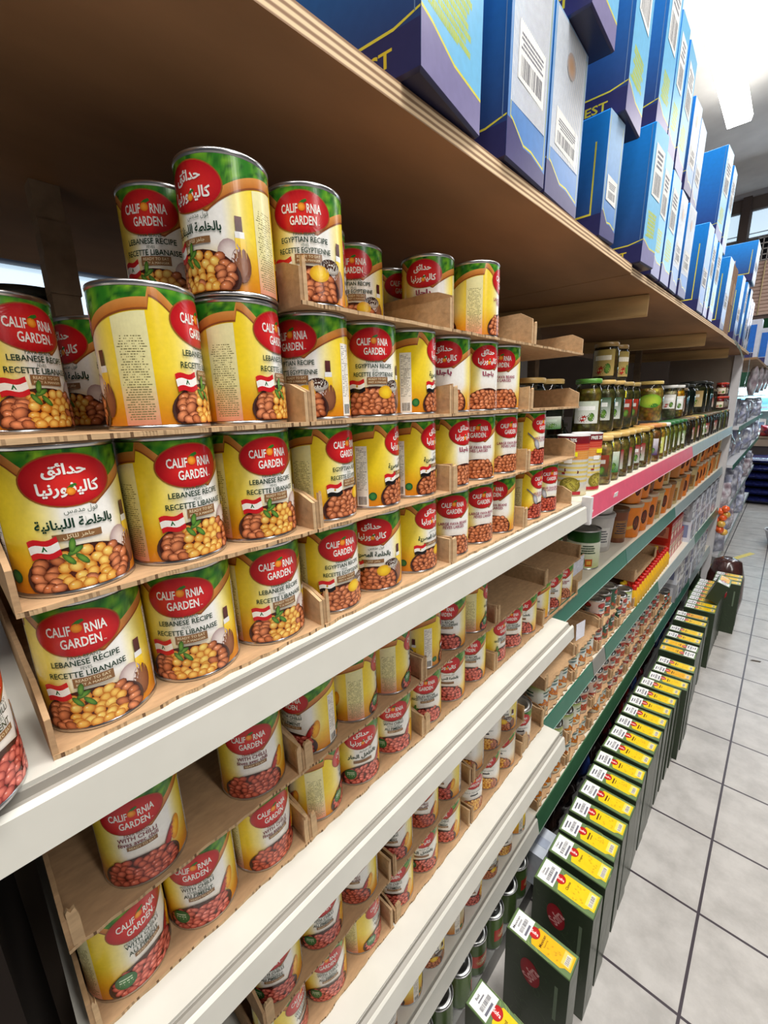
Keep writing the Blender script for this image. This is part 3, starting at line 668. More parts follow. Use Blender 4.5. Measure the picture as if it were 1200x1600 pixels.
put_can('lebanese', -0.361, cx(0, 2) + 0.000, z3 + CH + 0.0003, 222, 'Lebanese recipe can standing on another can, highest of the near stack', 'bean cans on the top white shelf')
put_can('lebanese', -0.440, cx(0, 2) - 0.018, z3 + CH + 0.0003, 22, 'Lebanese recipe can half hidden behind the highest can of the near stack', 'bean cans on the top white shelf')
put_can('lebanese', -0.440, cx(0, 2) - 0.018, z3, 22, 'Lebanese recipe can in the second row carrying the half hidden high can', 'bean cans on the top white shelf')
put_can('lebanese', -0.447, cx(0, 0) - 0.004, z3, -34, 'shaded Lebanese recipe can set back at the near edge of the third layer', 'bean cans on the top white shelf')
put_can('lebanese', -0.50, cx(0, 1) + 0.004, z3, 238, 'shaded can with oil bottle picture, set back behind the ingredients-side can', 'bean cans on the top white shelf')
put_can('egyptian', -0.432, 0.412, z4, 4, 'Egyptian recipe can set back in the top layer, behind the tall near one', 'bean cans on the top white shelf')
put_can('egyptian', -0.420, 0.338, z4, -40, 'Egyptian recipe can squeezed between two others in the top layer', 'bean cans on the top white shelf')
put_can('large', -0.468, 0.5125, z4, -36, 'large fava bean can peeping out behind the cardboard wall, top layer', 'bean cans on the top white shelf')
put_can('large', -0.392, 0.5125, z4, 190, 'large fava bean can with Arabic side out, behind the cardboard wall, top layer', 'bean cans on the top white shelf')
put_can('large', -0.364, 0.586, z4, -86, 'large fava bean can with ingredients panel out, last of the top layer', 'bean cans on the top white shelf')
# lone can at the near edge of the shelf, out of its tray
put_can('piment', -0.331, -0.034, ZS1 + 0.0003, -38, 'chilli bean can standing loose on the white shelf, cut by the frame edge', 'bean cans on the top white shelf')

# ---------------------------------------------------------------- second, third and lowest white shelf
def stack(z0, tx, tys, layers, lab, kinds):
    for L in range(layers):
        for k, y in enumerate(tys):
            if y is None: continue
            put_tray(k, tx, y, z0 + STEP * L, 'corrugated tray in the %s layer, %s from the near end, %s' % (('lower', 'upper')[L], TN[k] if k < 4 else 'fifth', lab), 'trays on the %s' % lab, pr=TRAY_T[(k + L) % 3])
        for i, (k, j, kind, f) in enumerate(kinds[L]):
            w = '%s, %s, %s along, %s layer, %s' % (LOOK[kind], face_words(f), ORD[i], ('lower', 'upper')[L], lab)
            put_can(kind, tx - 0.0408 + R.uniform(-.0006, .0006), tys[k] + 0.0403 + 0.0736 * j, z0 + STEP * L + 0.0036, f, w, 'bean cans on the %s' % lab)
T2 = [-0.004, 0.224, 0.452, 0.680]
stack(0.984, -0.358, T2, 2, 'second white shelf', {
    0: [(0, 0, 'piment', -18), (0, 1, 'piment', 10), (0, 2, 'chilli', -24), (1, 0, 'piment', -84), (1, 1, 'piment', 162), (1, 2, 'piment', -10), (2, 0, 'saudi', -14), (2, 1, 'saudi', 176), (2, 2, 'saudi', -4), (3, 0, 'saudi', -58), (3, 1, 'saudi', -20), (3, 2, 'saudi', 180)],
    1: [(0, 0.42, 'chilli', 10), (0, 2, 'chilli', 2), (1, 0, 'piment', 40), (1, 1, 'piment', -92), (1, 2, 'piment', -88), (2, 0, 'egyptian', 70), (2, 1, 'saudi', 4), (2, 2, 'saudi', -92)]})
T3 = [0.13, 0.368, 0.606, 0.80]
T3 = [None, 0.137, 0.369, 0.601]
stack(0.672, -0.358, T3, 2, 'third white shelf', {
    0: [(1, 0, 'piment', -50), (1, 1, 'piment', -8), (1, 2, 'piment', -60), (2, 0, 'piment', 4), (2, 1, 'piment', 172), (2, 2, 'piment', 6), (3, 0, 'medley', -30), (3, 1, 'medley', -6), (3, 2, 'medley', 4)],
    1: [(1, 0, 'piment', 10), (1, 1, 'piment', -8), (1, 2, 'chilli', 16), (2, 0, 'piment', 10), (2, 1, 'chilli', 0), (2, 2, 'piment', 20), (3, 0, 'medley', 14), (3, 1, 'medley', 0), (3, 2, 'egyptian', 10)]})
put_tray(1, -0.362, 0.835, 0.672, 'short corrugated tray closing the third white shelf', 'trays on the third white shelf', pr=make_tray(w=0.125, d=0.28, hs=0.05, seed=21))
for j in range(1): put_can('medley', -0.401, 0.878, 0.6756, -18, 'mixed bean can in the short tray, end of the third white shelf', 'bean cans on the third white shelf')
for j in range(11):
    y = 0.14 + 0.0765 * j
    put_can(('medley', 'piment', 'egyptian')[j % 3], -0.412, y, 0.3625, R.uniform(-50, 60), 'bean can standing %s along on the lowest white shelf' % ORD[j], 'bean cans on the lowest white shelf')
    if j != 4: put_can(('piment', 'egyptian', 'medley')[j % 3], -0.414, y + 0.004, 0.3625 + CH + 0.0004, R.uniform(-50, 60), 'bean can stacked %s along, upper row of the lowest white shelf' % ORD[j], 'bean cans on the lowest white shelf')
# pull-tab cans by the floor
def pull_tab_can():
    b = can_body(CR, 0.11).build('pull_tab_can', M_TIN); l = MB()
    l.lathe([(CR, 0.004), (CR, 0.106)], 40, (0, 0, 0), cols=[rgb(70, 96, 52), rgb(96, 122, 66)])
    pp = Painter(l, cyl(CR)); pp.rect(-0.03, 0.03, 0.03, 0.07, rgb(190, 60, 44)); pp.ell(0.0, 0.05, 0.02, 0.015, rgb(236, 226, 200), rgb(200, 150, 80), rings=4, n=20)
    kid(b, l.build('label', M_PRINT)); kid(b, can_lid(CR, 0.11).build('lid', M_TIN))
    t = MB(); z = 0.1085
    ring = [(0.006 * math.cos(a) + 0.012, 0.006 * math.sin(a), z + 0.001 * math.cos(a)) for a in [i * math.pi / 8 for i in range(17)]]
    t.tube(ring, 0.0014, rgb(214, 216, 218), 6); t.box((0.0, 0, z - 0.0006), (0.014, 0.007, 0.0016), rgb(200, 202, 204)); kid(b, t.build('pull_tab', M_TIN)); return proto(b)
PT = pull_tab_can()
for j in range(8):
    o = PT.put((-0.415 + R.uniform(-.008, .008), 0.40 + 0.079 * j, 0.0705), R.uniform(-0.6, 1.6)); tag(o, 'green pull-tab can by the floor, %s along, behind the spice cartons' % ORD[j], 'food can', 'pull-tab cans by the floor')

# fifth tray, across the joint to the next bay
for L in range(2):
    put_tray(2 + L, -0.362, 0.913, 0.9843 + STEP * L, 'corrugated tray in the %s layer, over the bay joint, second shelf level' % ('lower', 'empty upper')[L], 'trays on the second white shelf', pr=TRAY_T[L])
for j, (kind, f) in enumerate((('saudi', 20), ('saudi', -6), ('large', -10))):
    put_can(kind, -0.4028, 0.9533 + 0.0736 * j, 0.9876, f, '%s, %s along in the tray across the bay joint, second shelf level' % (LOOK[kind], ORD[j]), 'bean cans on the second white shelf')
m = MB(); m.box((0, 0, 0.04), (0.003, 0.09, 0.08), KRAFT_L); m.box((-0.11, -0.045, 0.04), (0.22, 0.003, 0.08), KRAFT); m.box((0.0018, 0.0, 0.056), (0.001, 0.09, 0.045), rgb(214, 214, 224))
o = m.build('cardboard_divider', M_CARD); o.location = (-0.39, 1.205, 0.9845); tag(o, 'brown and white cardboard divider beside the large green pickle can', 'cardboard divider')

# ---------------------------------------------------------------- far bays: shelves with coloured ticket strips
YB0, YB1 = 0.967, 4.05
GREEN_S, SILV, PINK = rgb(24, 104, 84), rgb(150, 166, 168), rgb(218, 92, 118)
def far_shelf(z, xf, strips, lab, skew=0.0):
    d = MB(); xe = xf + skew * (YB1 - YB0)
    d.add([(xf, YB0, z), (xe, YB1, z), (-0.733, YB1, z), (-0.733, YB0, z), (xf, YB0, z - 0.016), (xe, YB1, z - 0.016), (-0.733, YB1, z - 0.016), (-0.733, YB0, z - 0.016)], [(0, 1, 2, 3), (7, 6, 5, 4), (0, 4, 5, 1), (2, 6, 7, 3), (1, 5, 6, 2), (0, 3, 7, 4)], rgb(222, 216, 200))
    o = d.build('long_shelf', M_WHITE)
    for a, b, col, h in strips:
        s = MB(); xa = xf + skew * (a - YB0); xb_ = xf + skew * (b - YB0)
        q = [(0.001, z + 0.004), (0.004, z + 0.004), (0.013, z - h + 0.003), (0.011, z - h - 0.002), (0.001, z - h + 0.004)]
        V = [(xa + p[0], a, p[1]) for p in q] + [(xb_ + p[0], b - 0.004, p[1]) for p in q]; n = len(q)
        s.add(V, [tuple(range(n)), tuple(range(2 * n - 1, n - 1, -1))] + [(i, (i + 1) % n, n + (i + 1) % n, n + i) for i in range(n)], col)
        V2 = [(xa + 0.0125, a, z - h + 0.003), (xb_ + 0.0125, b - 0.004, z - h + 0.003), (xb_ + 0.0135, b - 0.004, z - h), (xa + 0.0135, a, z - h)]; s.add(V2, [(0, 3, 2, 1)], mixc(col, (1, 1, 1), 0.55))
        s.build('ticket_strip', M_STRIP, o)
    return tag(o, lab, 'shelf')
far_shelf(1.281, -0.315, [(0.985, 2.36, PINK, 0.044), (2.36, 3.2, SILV, 0.044), (3.2, YB1, SILV, 0.044)], 'upper shelf of pickle jars, with the pink ticket strip')
far_shelf(0.984, -0.372, [(0.97, 1.60, GREEN_S, 0.046), (1.60, 2.4, rgb(70, 120, 110), 0.046), (2.4, 3.3, SILV, 0.046), (3.3, YB1, SILV, 0.046)], 'shelf of orange tubs with green and grey ticket strip', 0.012)
far_shelf(0.668, -0.372, [(0.97, 1.34, GREEN_S, 0.046), (1.34, 1.46, rgb(120, 120, 116), 0.046), (1.46, 2.2, GREEN_S, 0.046), (2.2, 3.1, SILV, 0.046), (3.1, YB1, GREEN_S, 0.046)], 'shelf of small vegetable cans and little sauce bottles', 0.016)
far_shelf(0.358, -0.372, [(0.97, 2.3, rgb(60, 104, 74), 0.056), (2.3, 3.2, rgb(70, 120, 104), 0.05), (3.2, YB1, SILV, 0.05)], 'lowest long shelf of small cans, above the spice cartons', 0.012)
m = MB(); m.box((-0.305, 0.975, 1.262), (0.02, 0.014, 0.062), rgb(226, 224, 226)); tag(m.build('strip_end_cap', M_PLAST), 'white plastic end cap where the pink ticket strip begins', 'end cap')
for k, (y, z, xo) in enumerate(((1.005, 1.25, 0), (1.19, 1.262, 0))):
    m = MB();
    m.box((0, 0, 0), (0.001, 0.02 + 0.012 * k, 0.012), rgb(240, 238, 236)); m.box((0.0002, 0.012, -0.008), (0.001, 0.010, 0.012), rgb(240, 238, 236)); o = m.build('torn_sticker', M_PAPER); o.location = (-0.3045, y, z); o.rotation_euler = (0, math.radians(10), 0)
    tag(o, ('torn white sticker on the pink strip, beside its end cap', 'torn white sticker on the pink strip, farther along')[k], 'sticker')
m = MB(); m.add([(0, 0, 0), (0.005, 0.045, -0.004), (0.004, 0.05, -0.05), (0.0, 0.004, -0.045)], [(0, 1, 2, 3)], rgb(236, 236, 246)); m.add([(-0.0006, 0, 0), (0.0044, 0.045, -0.004), (0.0034, 0.05, -0.05), (-0.0006, 0.004, -0.045)], [(3, 2, 1, 0)], rgb(236, 236, 246))
o = m.build('shelf_ticket', M_PAPER); o.location = (-0.303, 0.966, 0.985); tag(o, 'blank white card hanging at the end of the second white shelf', 'ticket')

# ---------------------------------------------------------------- jars and tins of the upper far shelf
def jar(R0, H0, content, lidc, lab, lab2=None, mat=None, sticker=None, big=False, band=(0.18, 0.62), lidh=0.012):
    g = MB(); sh_ = [(R0 * 0.9, 0.0), (R0, 0.004), (R0, H0 * 0.74), (R0 * 0.93, H0 * 0.82), (R0 * 0.84, H0 * 0.87), (R0 * 0.84, H0 - lidh * 0.6)]
    g.lathe(sh_, 28, (1, 1, 1)); root = g.build('glass_jar', M_GLASS)
    c = MB(); c.lathe([(0.0003, 0.004), (R0 * 0.90, 0.004), (R0 * 0.955, 0.008), (R0 * 0.955, H0 * 0.73), (R0 * 0.86, H0 * 0.82), (0.0003, H0 * 0.83)], 24, content); kid(root, c.build('contents', mat or M_CHUNK))
    l = MB(); q = R0 * 0.90
    l.lathe([(q, H0 - lidh), (q + 0.0012, H0 - lidh + 0.001), (q + 0.0012, H0 - 0.002), (q - 0.001, H0), (0.0003, H0 - 0.0006)], 32, lidc); kid(root, l.build('lid', M_PLAST))
    if lab:
        p = MB(); rr = R0 + 0.0004; span = math.radians(105); z0, z1 = H0 * band[0], H0 * band[1]
        pt = Painter(p, cyl(rr), 0, 0.003); w = rr * span
        if not big: pt.rect(-w / 2, z0, w / 2, z1, lab, lab2 or lab)
        if big: pt.ell(0, (z0 + z1) / 2, w * 0.42, (z1 - z0) * 0.40, rgb(186, 210, 70), rgb(120, 170, 50), rings=4, n=24); pt.ell(w * 0.12, z0 + (z1 - z0) * 0.24, w * 0.16, (z1 - z0) * 0.12, rgb(60, 120, 50), n=16, rings=2)
        else:
            pt.rect(-w * 0.34, z0 + (z1 - z0) * 0.60, w * 0.34, z0 + (z1 - z0) * 0.78, mixc(lab, (1, 1, 1), 0.75)); pt.ell(-w * 0.1, z0 + (z1 - z0) * 0.22, w * 0.22, (z1 - z0) * 0.17, rgb(190, 44, 34), rgb(120, 20, 20), rings=2, n=14)
            pt.ell(w * 0.2, z0 + (z1 - z0) * 0.28, w * 0.14, (z1 - z0) * 0.2, rgb(110, 150, 60), rgb(50, 90, 40), rings=2, n=12)
        kid(root, p.build('label', M_PRINT))
    if sticker:
        p = MB(); pt = Painter(p, cyl(R0 + 0.0012), 0, 0.003); pt.rect(-0.012, H0 * 0.66, 0.010, H0 * 0.80, rgb(246, 236, 30)); kid(root, p.build('price_sticker', M_PAPER))
    return proto(root)
TANL = rgb(220, 184, 112)
J = {'mixed': jar(0.034, 0.128, rgb(226, 196, 110), TANL, rgb(60, 74, 50), rgb(150, 60, 40), sticker=True),
     'green': jar(0.036, 0.130, rgb(220, 190, 110), TANL, rgb(40, 120, 50), rgb(226, 232, 214), sticker=True),
     'pepper': jar(0.034, 0.128, rgb(170, 150, 70), rgb(206, 170, 96), rgb(190, 200, 190), rgb(150, 30, 26), sticker=True),
     'chick': jar(0.034, 0.130, rgb(232, 196, 70), rgb(216, 164, 90), rgb(210, 214, 120), None),
     'purple': jar(0.038, 0.132, rgb(190, 140, 70), rgb(206, 136, 80), rgb(70, 40, 96), rgb(226, 222, 226), sticker=True),
     'white': jar(0.034, 0.128, rgb(206, 190, 80), rgb(240, 230, 224), rgb(226, 226, 220), rgb(200, 214, 190), sticker=True),
     'leaf': jar(0.034, 0.128, rgb(170, 170, 70), rgb(50, 110, 60), rgb(226, 226, 216), rgb(120, 150, 90)),
     'dark': jar(0.034, 0.128, rgb(96, 70, 44), rgb(120, 104, 80), rgb(200, 190, 176), rgb(150, 60, 50)),
     'cucumber': jar(0.034, 0.140, rgb(170, 150, 60), rgb(92, 150, 60), rgb(226, 226, 220), rgb(200, 210, 190), band=(0.2, 0.6)),
     'brine': jar(0.034, 0.140, rgb(120, 112, 56), TANL, rgb(206, 212, 206), rgb(60, 90, 60), band=(0.22, 0.66)),
     'redpep': jar(0.037, 0.138, rgb(110, 106, 50), rgb(176, 150, 90), rgb(56, 60, 40), rgb(170, 50, 36), sticker=True, band=(0.2, 0.62)),
     'olive': jar(0.056, 0.150, rgb(236, 202, 96), rgb(232, 204, 120), rgb(226, 228, 130), None, mat=M_OLIVE, big=True, band=(0.3, 0.72)),
     'garlic': jar(0.032, 0.138, rgb(206, 190, 150), rgb(236, 234, 228), rgb(232, 230, 222), None, band=(0.3, 0.72)),
     'yellow': jar(0.036, 0.140, rgb(236, 176, 20), rgb(240, 238, 232), rgb(236, 238, 232), rgb(230, 232, 226), band=(0.24, 0.66)),
     'black': jar(0.070, 0.150, rgb(34, 48, 36), rgb(60, 60, 50), None),
     'vine': jar(0.070, 0.170, rgb(60, 62, 26), rgb(50, 52, 46), rgb(196, 176, 130), rgb(180, 150, 96), band=(0.2, 0.7)),
     'tall': jar(0.033, 0.098, rgb(120, 96, 44), rgb(150, 120, 70), rgb(186, 160, 96), rgb(150, 130, 70), band=(0.1, 0.8)),
     'cube': jar(0.052, 0.140, rgb(46, 50, 30), TANL, rgb(70, 130, 60), rgb(226, 230, 220), band=(0.14, 0.36)),
     'sauce': jar(0.030, 0.085, rgb(150, 40, 26), rgb(206, 60, 40), rgb(226, 210, 180), None)}
def put_jar(k, x, y, z, f, lab, grp):
    az = math.atan2(EYE.y - y, EYE.x - x)
    return tag(J[k].put((x, y, z), az - f), lab, 'jar', grp)
ZJ = 1.2813
WHAT = {'mixed': 'jar of mixed vegetable pickle', 'green': 'jar of pickle with green label', 'pepper': 'jar of pickled peppers', 'chick': 'jar of yellow pickle', 'purple': 'jar of pickle with purple label', 'white': 'white-lidded jar of pickle', 'leaf': 'green-lidded jar of pickle', 'dark': 'brown jar with pale label'}
seq = [('mixed', 1.225, 0.1), ('green', 1.305, -0.2), ('pepper', 1.385, 0.3), ('pepper', 1.460, 0.1), ('pepper', 1.535, -0.3), ('pepper', 1.612, 0.2), ('chick', 1.690, 0.4), ('purple', 1.775, 0.0), ('chick', 1.862, -0.1), ('white', 1.945, 0.1), ('leaf', 2.03, 0.2), ('leaf', 2.115, 0.2), ('leaf', 2.2, 0.0), ('leaf', 2.285, -0.1)]
y = 2.37
while y < 3.95: seq.append((R.choice(('dark', 'dark', 'leaf', 'pepper')), y, R.uniform(-.4, .4))); y += 0.082
for i, (k, y, f) in enumerate(seq):
    put_jar(k, -0.365 + R.uniform(-.004, .004), y, ZJ, f, '%s, %s in the front row above the pink strip' % (WHAT[k], ORD[i]), 'jars in the front row of the upper far shelf')
ZU = ZJ + 0.1335
UP = [('cube', -0.47, 0.985, 'big dark jar with green label behind the empty cardboard tray'), ('cube', -0.47, 1.095, 'second big dark jar behind the cardboard tray'), ('cucumber', -0.40, 1.21, 'green-lidded gherkin jar with white label, upper row'), ('brine', -0.402, 1.335, 'dark brine jar beside the gherkin jar, upper row'), ('brine', -0.402, 1.43, 'dark brine jar next to the red pepper jar, upper row'),
      ('redpep', -0.405, 1.525, 'dark jar with red pepper label and yellow price sticker, upper row'), ('redpep', -0.41, 1.625, 'dark jar with red pepper label, just before the big olive jar'), ('olive', -0.425, 1.955, 'big jar of pale green olives with round label, upper row'), ('garlic', -0.40, 2.215, 'white-lidded jar of garlic with white label'), ('yellow', -0.40, 2.36, 'white-lidded jar of bright yellow peppers'),
      ('black', -0.45, 2.58, 'big black jar just past the yellow peppers'), ('black', -0.45, 2.76, 'second big black jar past the yellow peppers'), ('vine', -0.43, 2.98, 'tall dark jar with beige label, first of the beige pair'), ('vine', -0.43, 3.15, 'tall dark jar with beige label, second of the beige pair'), ('vine', -0.44, 3.32, 'tall dark jar behind the beige-labelled pair')]
for k, x, y, lb in UP: put_jar(k, x, y, ZU, -0.25 if k == 'olive' else R.uniform(-.2, .2), lb, None)
for q, y in enumerate((2.45, 3.43, 3.51)): put_jar('dark', -0.40, y, ZU, 0.1, 'small jar stacked in the upper row, %s past the yellow peppers' % ORD[q], None)
for q, (x, y, z) in enumerate(((-0.36, 3.56, ZU), (-0.36, 3.64, ZU), (-0.36, 3.72, ZU), (-0.36, 3.58, ZU + .086), (-0.36, 3.68, ZU + .086), (-0.36, 3.80, ZU))):
    put_jar('sauce', x, y, z, 0.0, 'small red sauce jar, %s of the ones stacked by the end panel' % ORD[q], 'small red sauce jars by the end panel')
put_jar('tall', -0.402, 1.337, ZU + 0.1405, 0.2, 'jar with beige label standing high on the brine jars', None)
put_jar('tall', -0.402, 1.43, ZU + 0.1405, -0.8, 'second high jar, dark, behind the beige-labelled high one', None)
for q, (x, y, k) in enumerate(((-0.62, 1.02, 'black'), (-0.56, 1.24, 'black'), (-0.6, 1.44, 'black'), (-0.6, 1.9, 'black'), (-0.58, 2.15, 'black'))):
    put_jar(k, x, y, ZJ, 0, 'big dark jar in the shadowed back row, %s along' % ORD[q], None)
for q, (x, y, c) in enumerate(((-0.87, 0.145, 0), (-0.84, -0.03, 0), (-0.88, 0.31, 0), (-0.86, 0.47, 0))):
    put_jar('black', x, y, 1.5335, 0, 'dark jar on the far side shelf, %s along, against the bright window' % ORD[q], None)
put_jar('sauce', -0.97, 0.20, 1.5335 + 0.06, 0, 'red-lidded jar on the far side shelf by the timber upright', None)
m = MB(); m.box((0, 0, 0.05), (0.20, 0.13, 0.10), rgb(206, 210, 222)); m.box((0.101, 0, 0.05), (0.001, 0.09, 0.03), rgb(60, 70, 120)); o = m.build('white_pack', M_PLAST); o.location = (-0.60, 2.12, 1.4355); tag(o, 'pale pack in the shadow behind the olive jar', 'pack')
# ribbed gold tins
def rib_tin():
    R0, H0 = 0.0362, 0.142; b = MB(); pr = [(R0 - 0.001, 0), (R0 + 0.0008, 0.0012), (R0, 0.003)]
    cc = [rgb(200, 190, 150)] * 3
    for k in range(18):
        z = 0.030 + 0.090 * k / 17; pr += [(R0 - 0.0007, z - 0.0012), (R0, z + 0.0012)]
        c = rgb(206, 60, 40) if z > 0.105 else rgb(226, 150, 60) if z > 0.085 else rgb(222, 196, 90) if k % 2 else rgb(206, 210, 206)
        cc += [mixc(c, rgb(230, 226, 216), 0.25), c]
    pr += [(R0, 0.124), (R0, H0 - 0.003), (R0 + 0.0008, H0 - 0.001), (R0 - 0.002, H0), (R0 - 0.003, H0 - 0.003), (0.0003, H0 - 0.003)]; cc += [rgb(130, 26, 36), rgb(130, 26, 36), rgb(200, 200, 200), rgb(220, 220, 220), rgb(200, 200, 200), rgb(200, 200, 200)]
    mm, t, bs = M_TIN, None, None
    b.lathe(pr, 40, (1, 1, 1), cols=cc); pt = Painter(b, cyl(R0 + 0.0006), 0, 0.003)
    pt.text('FREE 20%', 0.0, 0.1315, 0.034, 0.0085, WHITE_C, 0.03); pt.rect(-0.008, 0.078, 0.010, 0.088, WHITE_C)
    pt.poly([(-0.006, 0.066), (0.026, 0.060), (0.026, 0.054), (-0.006, 0.058)], rgb(96, 20, 46)); pt.rect(-0.012, 0.052, -0.004, 0.056, rgb(150, 30, 40))
    pt.ell(0.008, 0.026, 0.024, 0.019, rgb(196, 186, 80), rgb(110, 100, 30), rings=3, n=20)
    for k in range(14): pt.ell(0.008 + R.uniform(-.018, .018), 0.026 + R.uniform(-.012, .012), 0.007, 0.0028, rgb(186, 172, 80), rgb(96, 88, 30), rot=R.uniform(-1, 1), rings=2, n=10)
    pt.rect(-0.030, 0.003, 0.034, 0.011, rgb(170, 40, 50)); pt.rect(-0.044, 0.012, -0.026, 0.05, WHITE_C); pt.bars(-0.042, 0.014, -0.028, 0.046, rgb(40, 40, 44), R)
    root = b.build('ribbed_tin', M_PRINT)
    s = MB(); pt = Painter(s, cyl(R0 + 0.0016), 0, 0.003); pt.rect(-0.002, 0.094, 0.021, 0.104, rgb(246, 236, 30)); kid(root, s.build('price_sticker', M_PAPER)); return proto(root)
RT = rib_tin()
tag(RT.put((-0.372, 1.050, ZJ), math.atan2(-1.05, 0.372) - 0.25), 'striped gold tin reading FREE 20%, beside the corrugated trays', 'tin')
tag(RT.put((-0.368, 1.130, ZJ), math.atan2(-1.13, 0.368) + 0.75), 'second striped gold tin, barcode side out, next to pickle jars', 'tin')

# ---------------------------------------------------------------- shelf of tubs
def tub(R0, H0, body, lidc, lab=None, art=None, top=1.08):
    b = MB(); b.lathe([(0.0003, 0.001), (R0 * 0.9, 0.0), (R0 * 0.92, 0.003), (R0 * top, H0 - 0.012), (R0 * top, H0 - 0.008)], 32, body); root = b.build('plastic_tub', M_PLAST)
    l = MB(); q = R0 * top; l.lathe([(q + 0.002, H0 - 0.012), (q + 0.003, H0 - 0.003), (q, H0), (q - 0.004, H0 - 0.002), (0.0003, H0 - 0.002)], 32, lidc); kid(root, l.build('lid', M_PLAST))
    if lab:
        p = MB(); fn = lambda a, t, lf: ((R0 * (0.92 + (top - 0.92) * t / H0) + 0.0004 + lf) * math.cos(a / R0), (R0 * (0.92 + (top - 0.92) * t / H0) + 0.0004 + lf) * math.sin(a / R0), t)
        pt = Painter(p, fn, 0, 0.004); w = R0 * 1.1
        if art == 'swirl':
            pt.band(lambda a: H0 * 0.22 + 3.2 * (a + w * 0.3) ** 2 * 2, lambda a: H0 * 0.22 + 3.2 * (a + w * 0.3) ** 2 * 2 + 0.012, -w, w * 0.8, rgb(246, 190, 80), n=16); pt.ell(w * 0.7, H0 * 0.45, w * 0.25, H0 * 0.22, rgb(120, 50, 24), rgb(60, 26, 16), rings=3)
        else:
            pt.rect(-w * 0.9, H0 * 0.14, w * 0.9, H0 * 0.66, lab); pt.lines(-w * 0.3, H0 * 0.25, w * 0.8, H0 * 0.6, 5, rgb(40, 44, 60), R)
        kid(root, p.build('label', M_PRINT))
    return proto(root)
TUBS = {'orange': tub(0.048, 0.132, rgb(236, 130, 24), rgb(196, 176, 150), rgb(240, 190, 90), 'swirl'), 'amber': tub(0.047, 0.130, rgb(196, 120, 44), rgb(130, 100, 70)), 'cream': tub(0.047, 0.128, rgb(206, 182, 130), rgb(170, 150, 110), rgb(170, 120, 50)), 'grey': tub(0.058, 0.135, rgb(196, 190, 186), rgb(176, 174, 172), rgb(226, 222, 218)), 'brown': tub(0.036, 0.130, rgb(120, 66, 36), rgb(96, 72, 52), rgb(150, 100, 50))}
def green_can():
    b = can_body(0.049, 0.125).build('pickle_can', M_TIN); l = MB(); r = 0.0492; pt = Painter(l, cyl(r), 0, 0.004)
    l.lathe([(r - 0.0002, 0.004), (r - 0.0002, 0.085), (r - 0.0002, 0.088), (r - 0.0002, 0.121)], 40, (0, 0, 0), cols=[rgb(206, 214, 150), rgb(236, 238, 220), rgb(40, 96, 34), rgb(30, 70, 28)])
    pt.lines(-0.01, 0.05, 0.04, 0.08, 4, rgb(30, 70, 40), R); pt.ell(-0.004, 0.026, 0.012, 0.018, rgb(230, 226, 200), rgb(90, 110, 70), rings=3); pt.rect(-0.010, 0.044, 0.002, 0.052, rgb(30, 60, 34)); pt.rect(0.008, 0.010, 0.03, 0.034, rgb(206, 96, 30)); pt.rect(0.012, 0.016, 0.026, 0.028, rgb(240, 180, 60))
    kid(b, l.build('label', M_PRINT)); kid(b, can_lid(0.049, 0.125).build('lid', M_TIN)); return proto(b)
GC = green_can(); ZA = 0.9845
tag(GC.put((-0.432, 1.375, ZA), -1.25), 'large green and white pickle can beside the cardboard divider', 'food can')
tag(GC.put((-0.53, 1.32, ZA), -0.9), 'second green pickle can, half hidden behind the large one', 'food can')
def put_tub(k, x, y, z, lb, grp=None, rz=None): return tag(TUBS[k].put((x, y, z), math.atan2(-y, -x) + (rz or 0)), lb, 'tub', grp)
put_tub('grey', -0.46, 1.565, ZA + 0.1355, 'grey lidded tub stacked on another, past the green pickle can'); put_tub('grey', -0.46, 1.565, ZA, 'grey tub carrying the upper grey tub')
put_tub('brown', -0.425, 1.70, ZA, 'dark brown tub in front of the grey tubs', rz=0.3)
yy = 1.80; i = 0
while yy < 3.95:
    k = ['orange', 'orange', 'orange', 'cream', 'orange', 'amber', 'cream', 'amber', 'orange', 'brown', 'cream'][i % 11]; x = -0.425 + 0.012 * (yy - 0.97)
    put_tub(k, x, yy, ZA, '%s tub, %s along in the lower row of tubs' % (k, ORD[i]), 'tubs in the lower row')
    k2 = ['orange', 'orange', 'brown', 'orange', 'cream', 'orange', 'amber'][i % 7]
    if i not in (5,): put_tub(k2, x - 0.004, yy + R.uniform(-.003, .003), ZA + 0.1335, '%s tub, %s along in the upper row of tubs' % (k2, ORD[i]), 'tubs in the upper row')
    yy += 0.118; i += 1

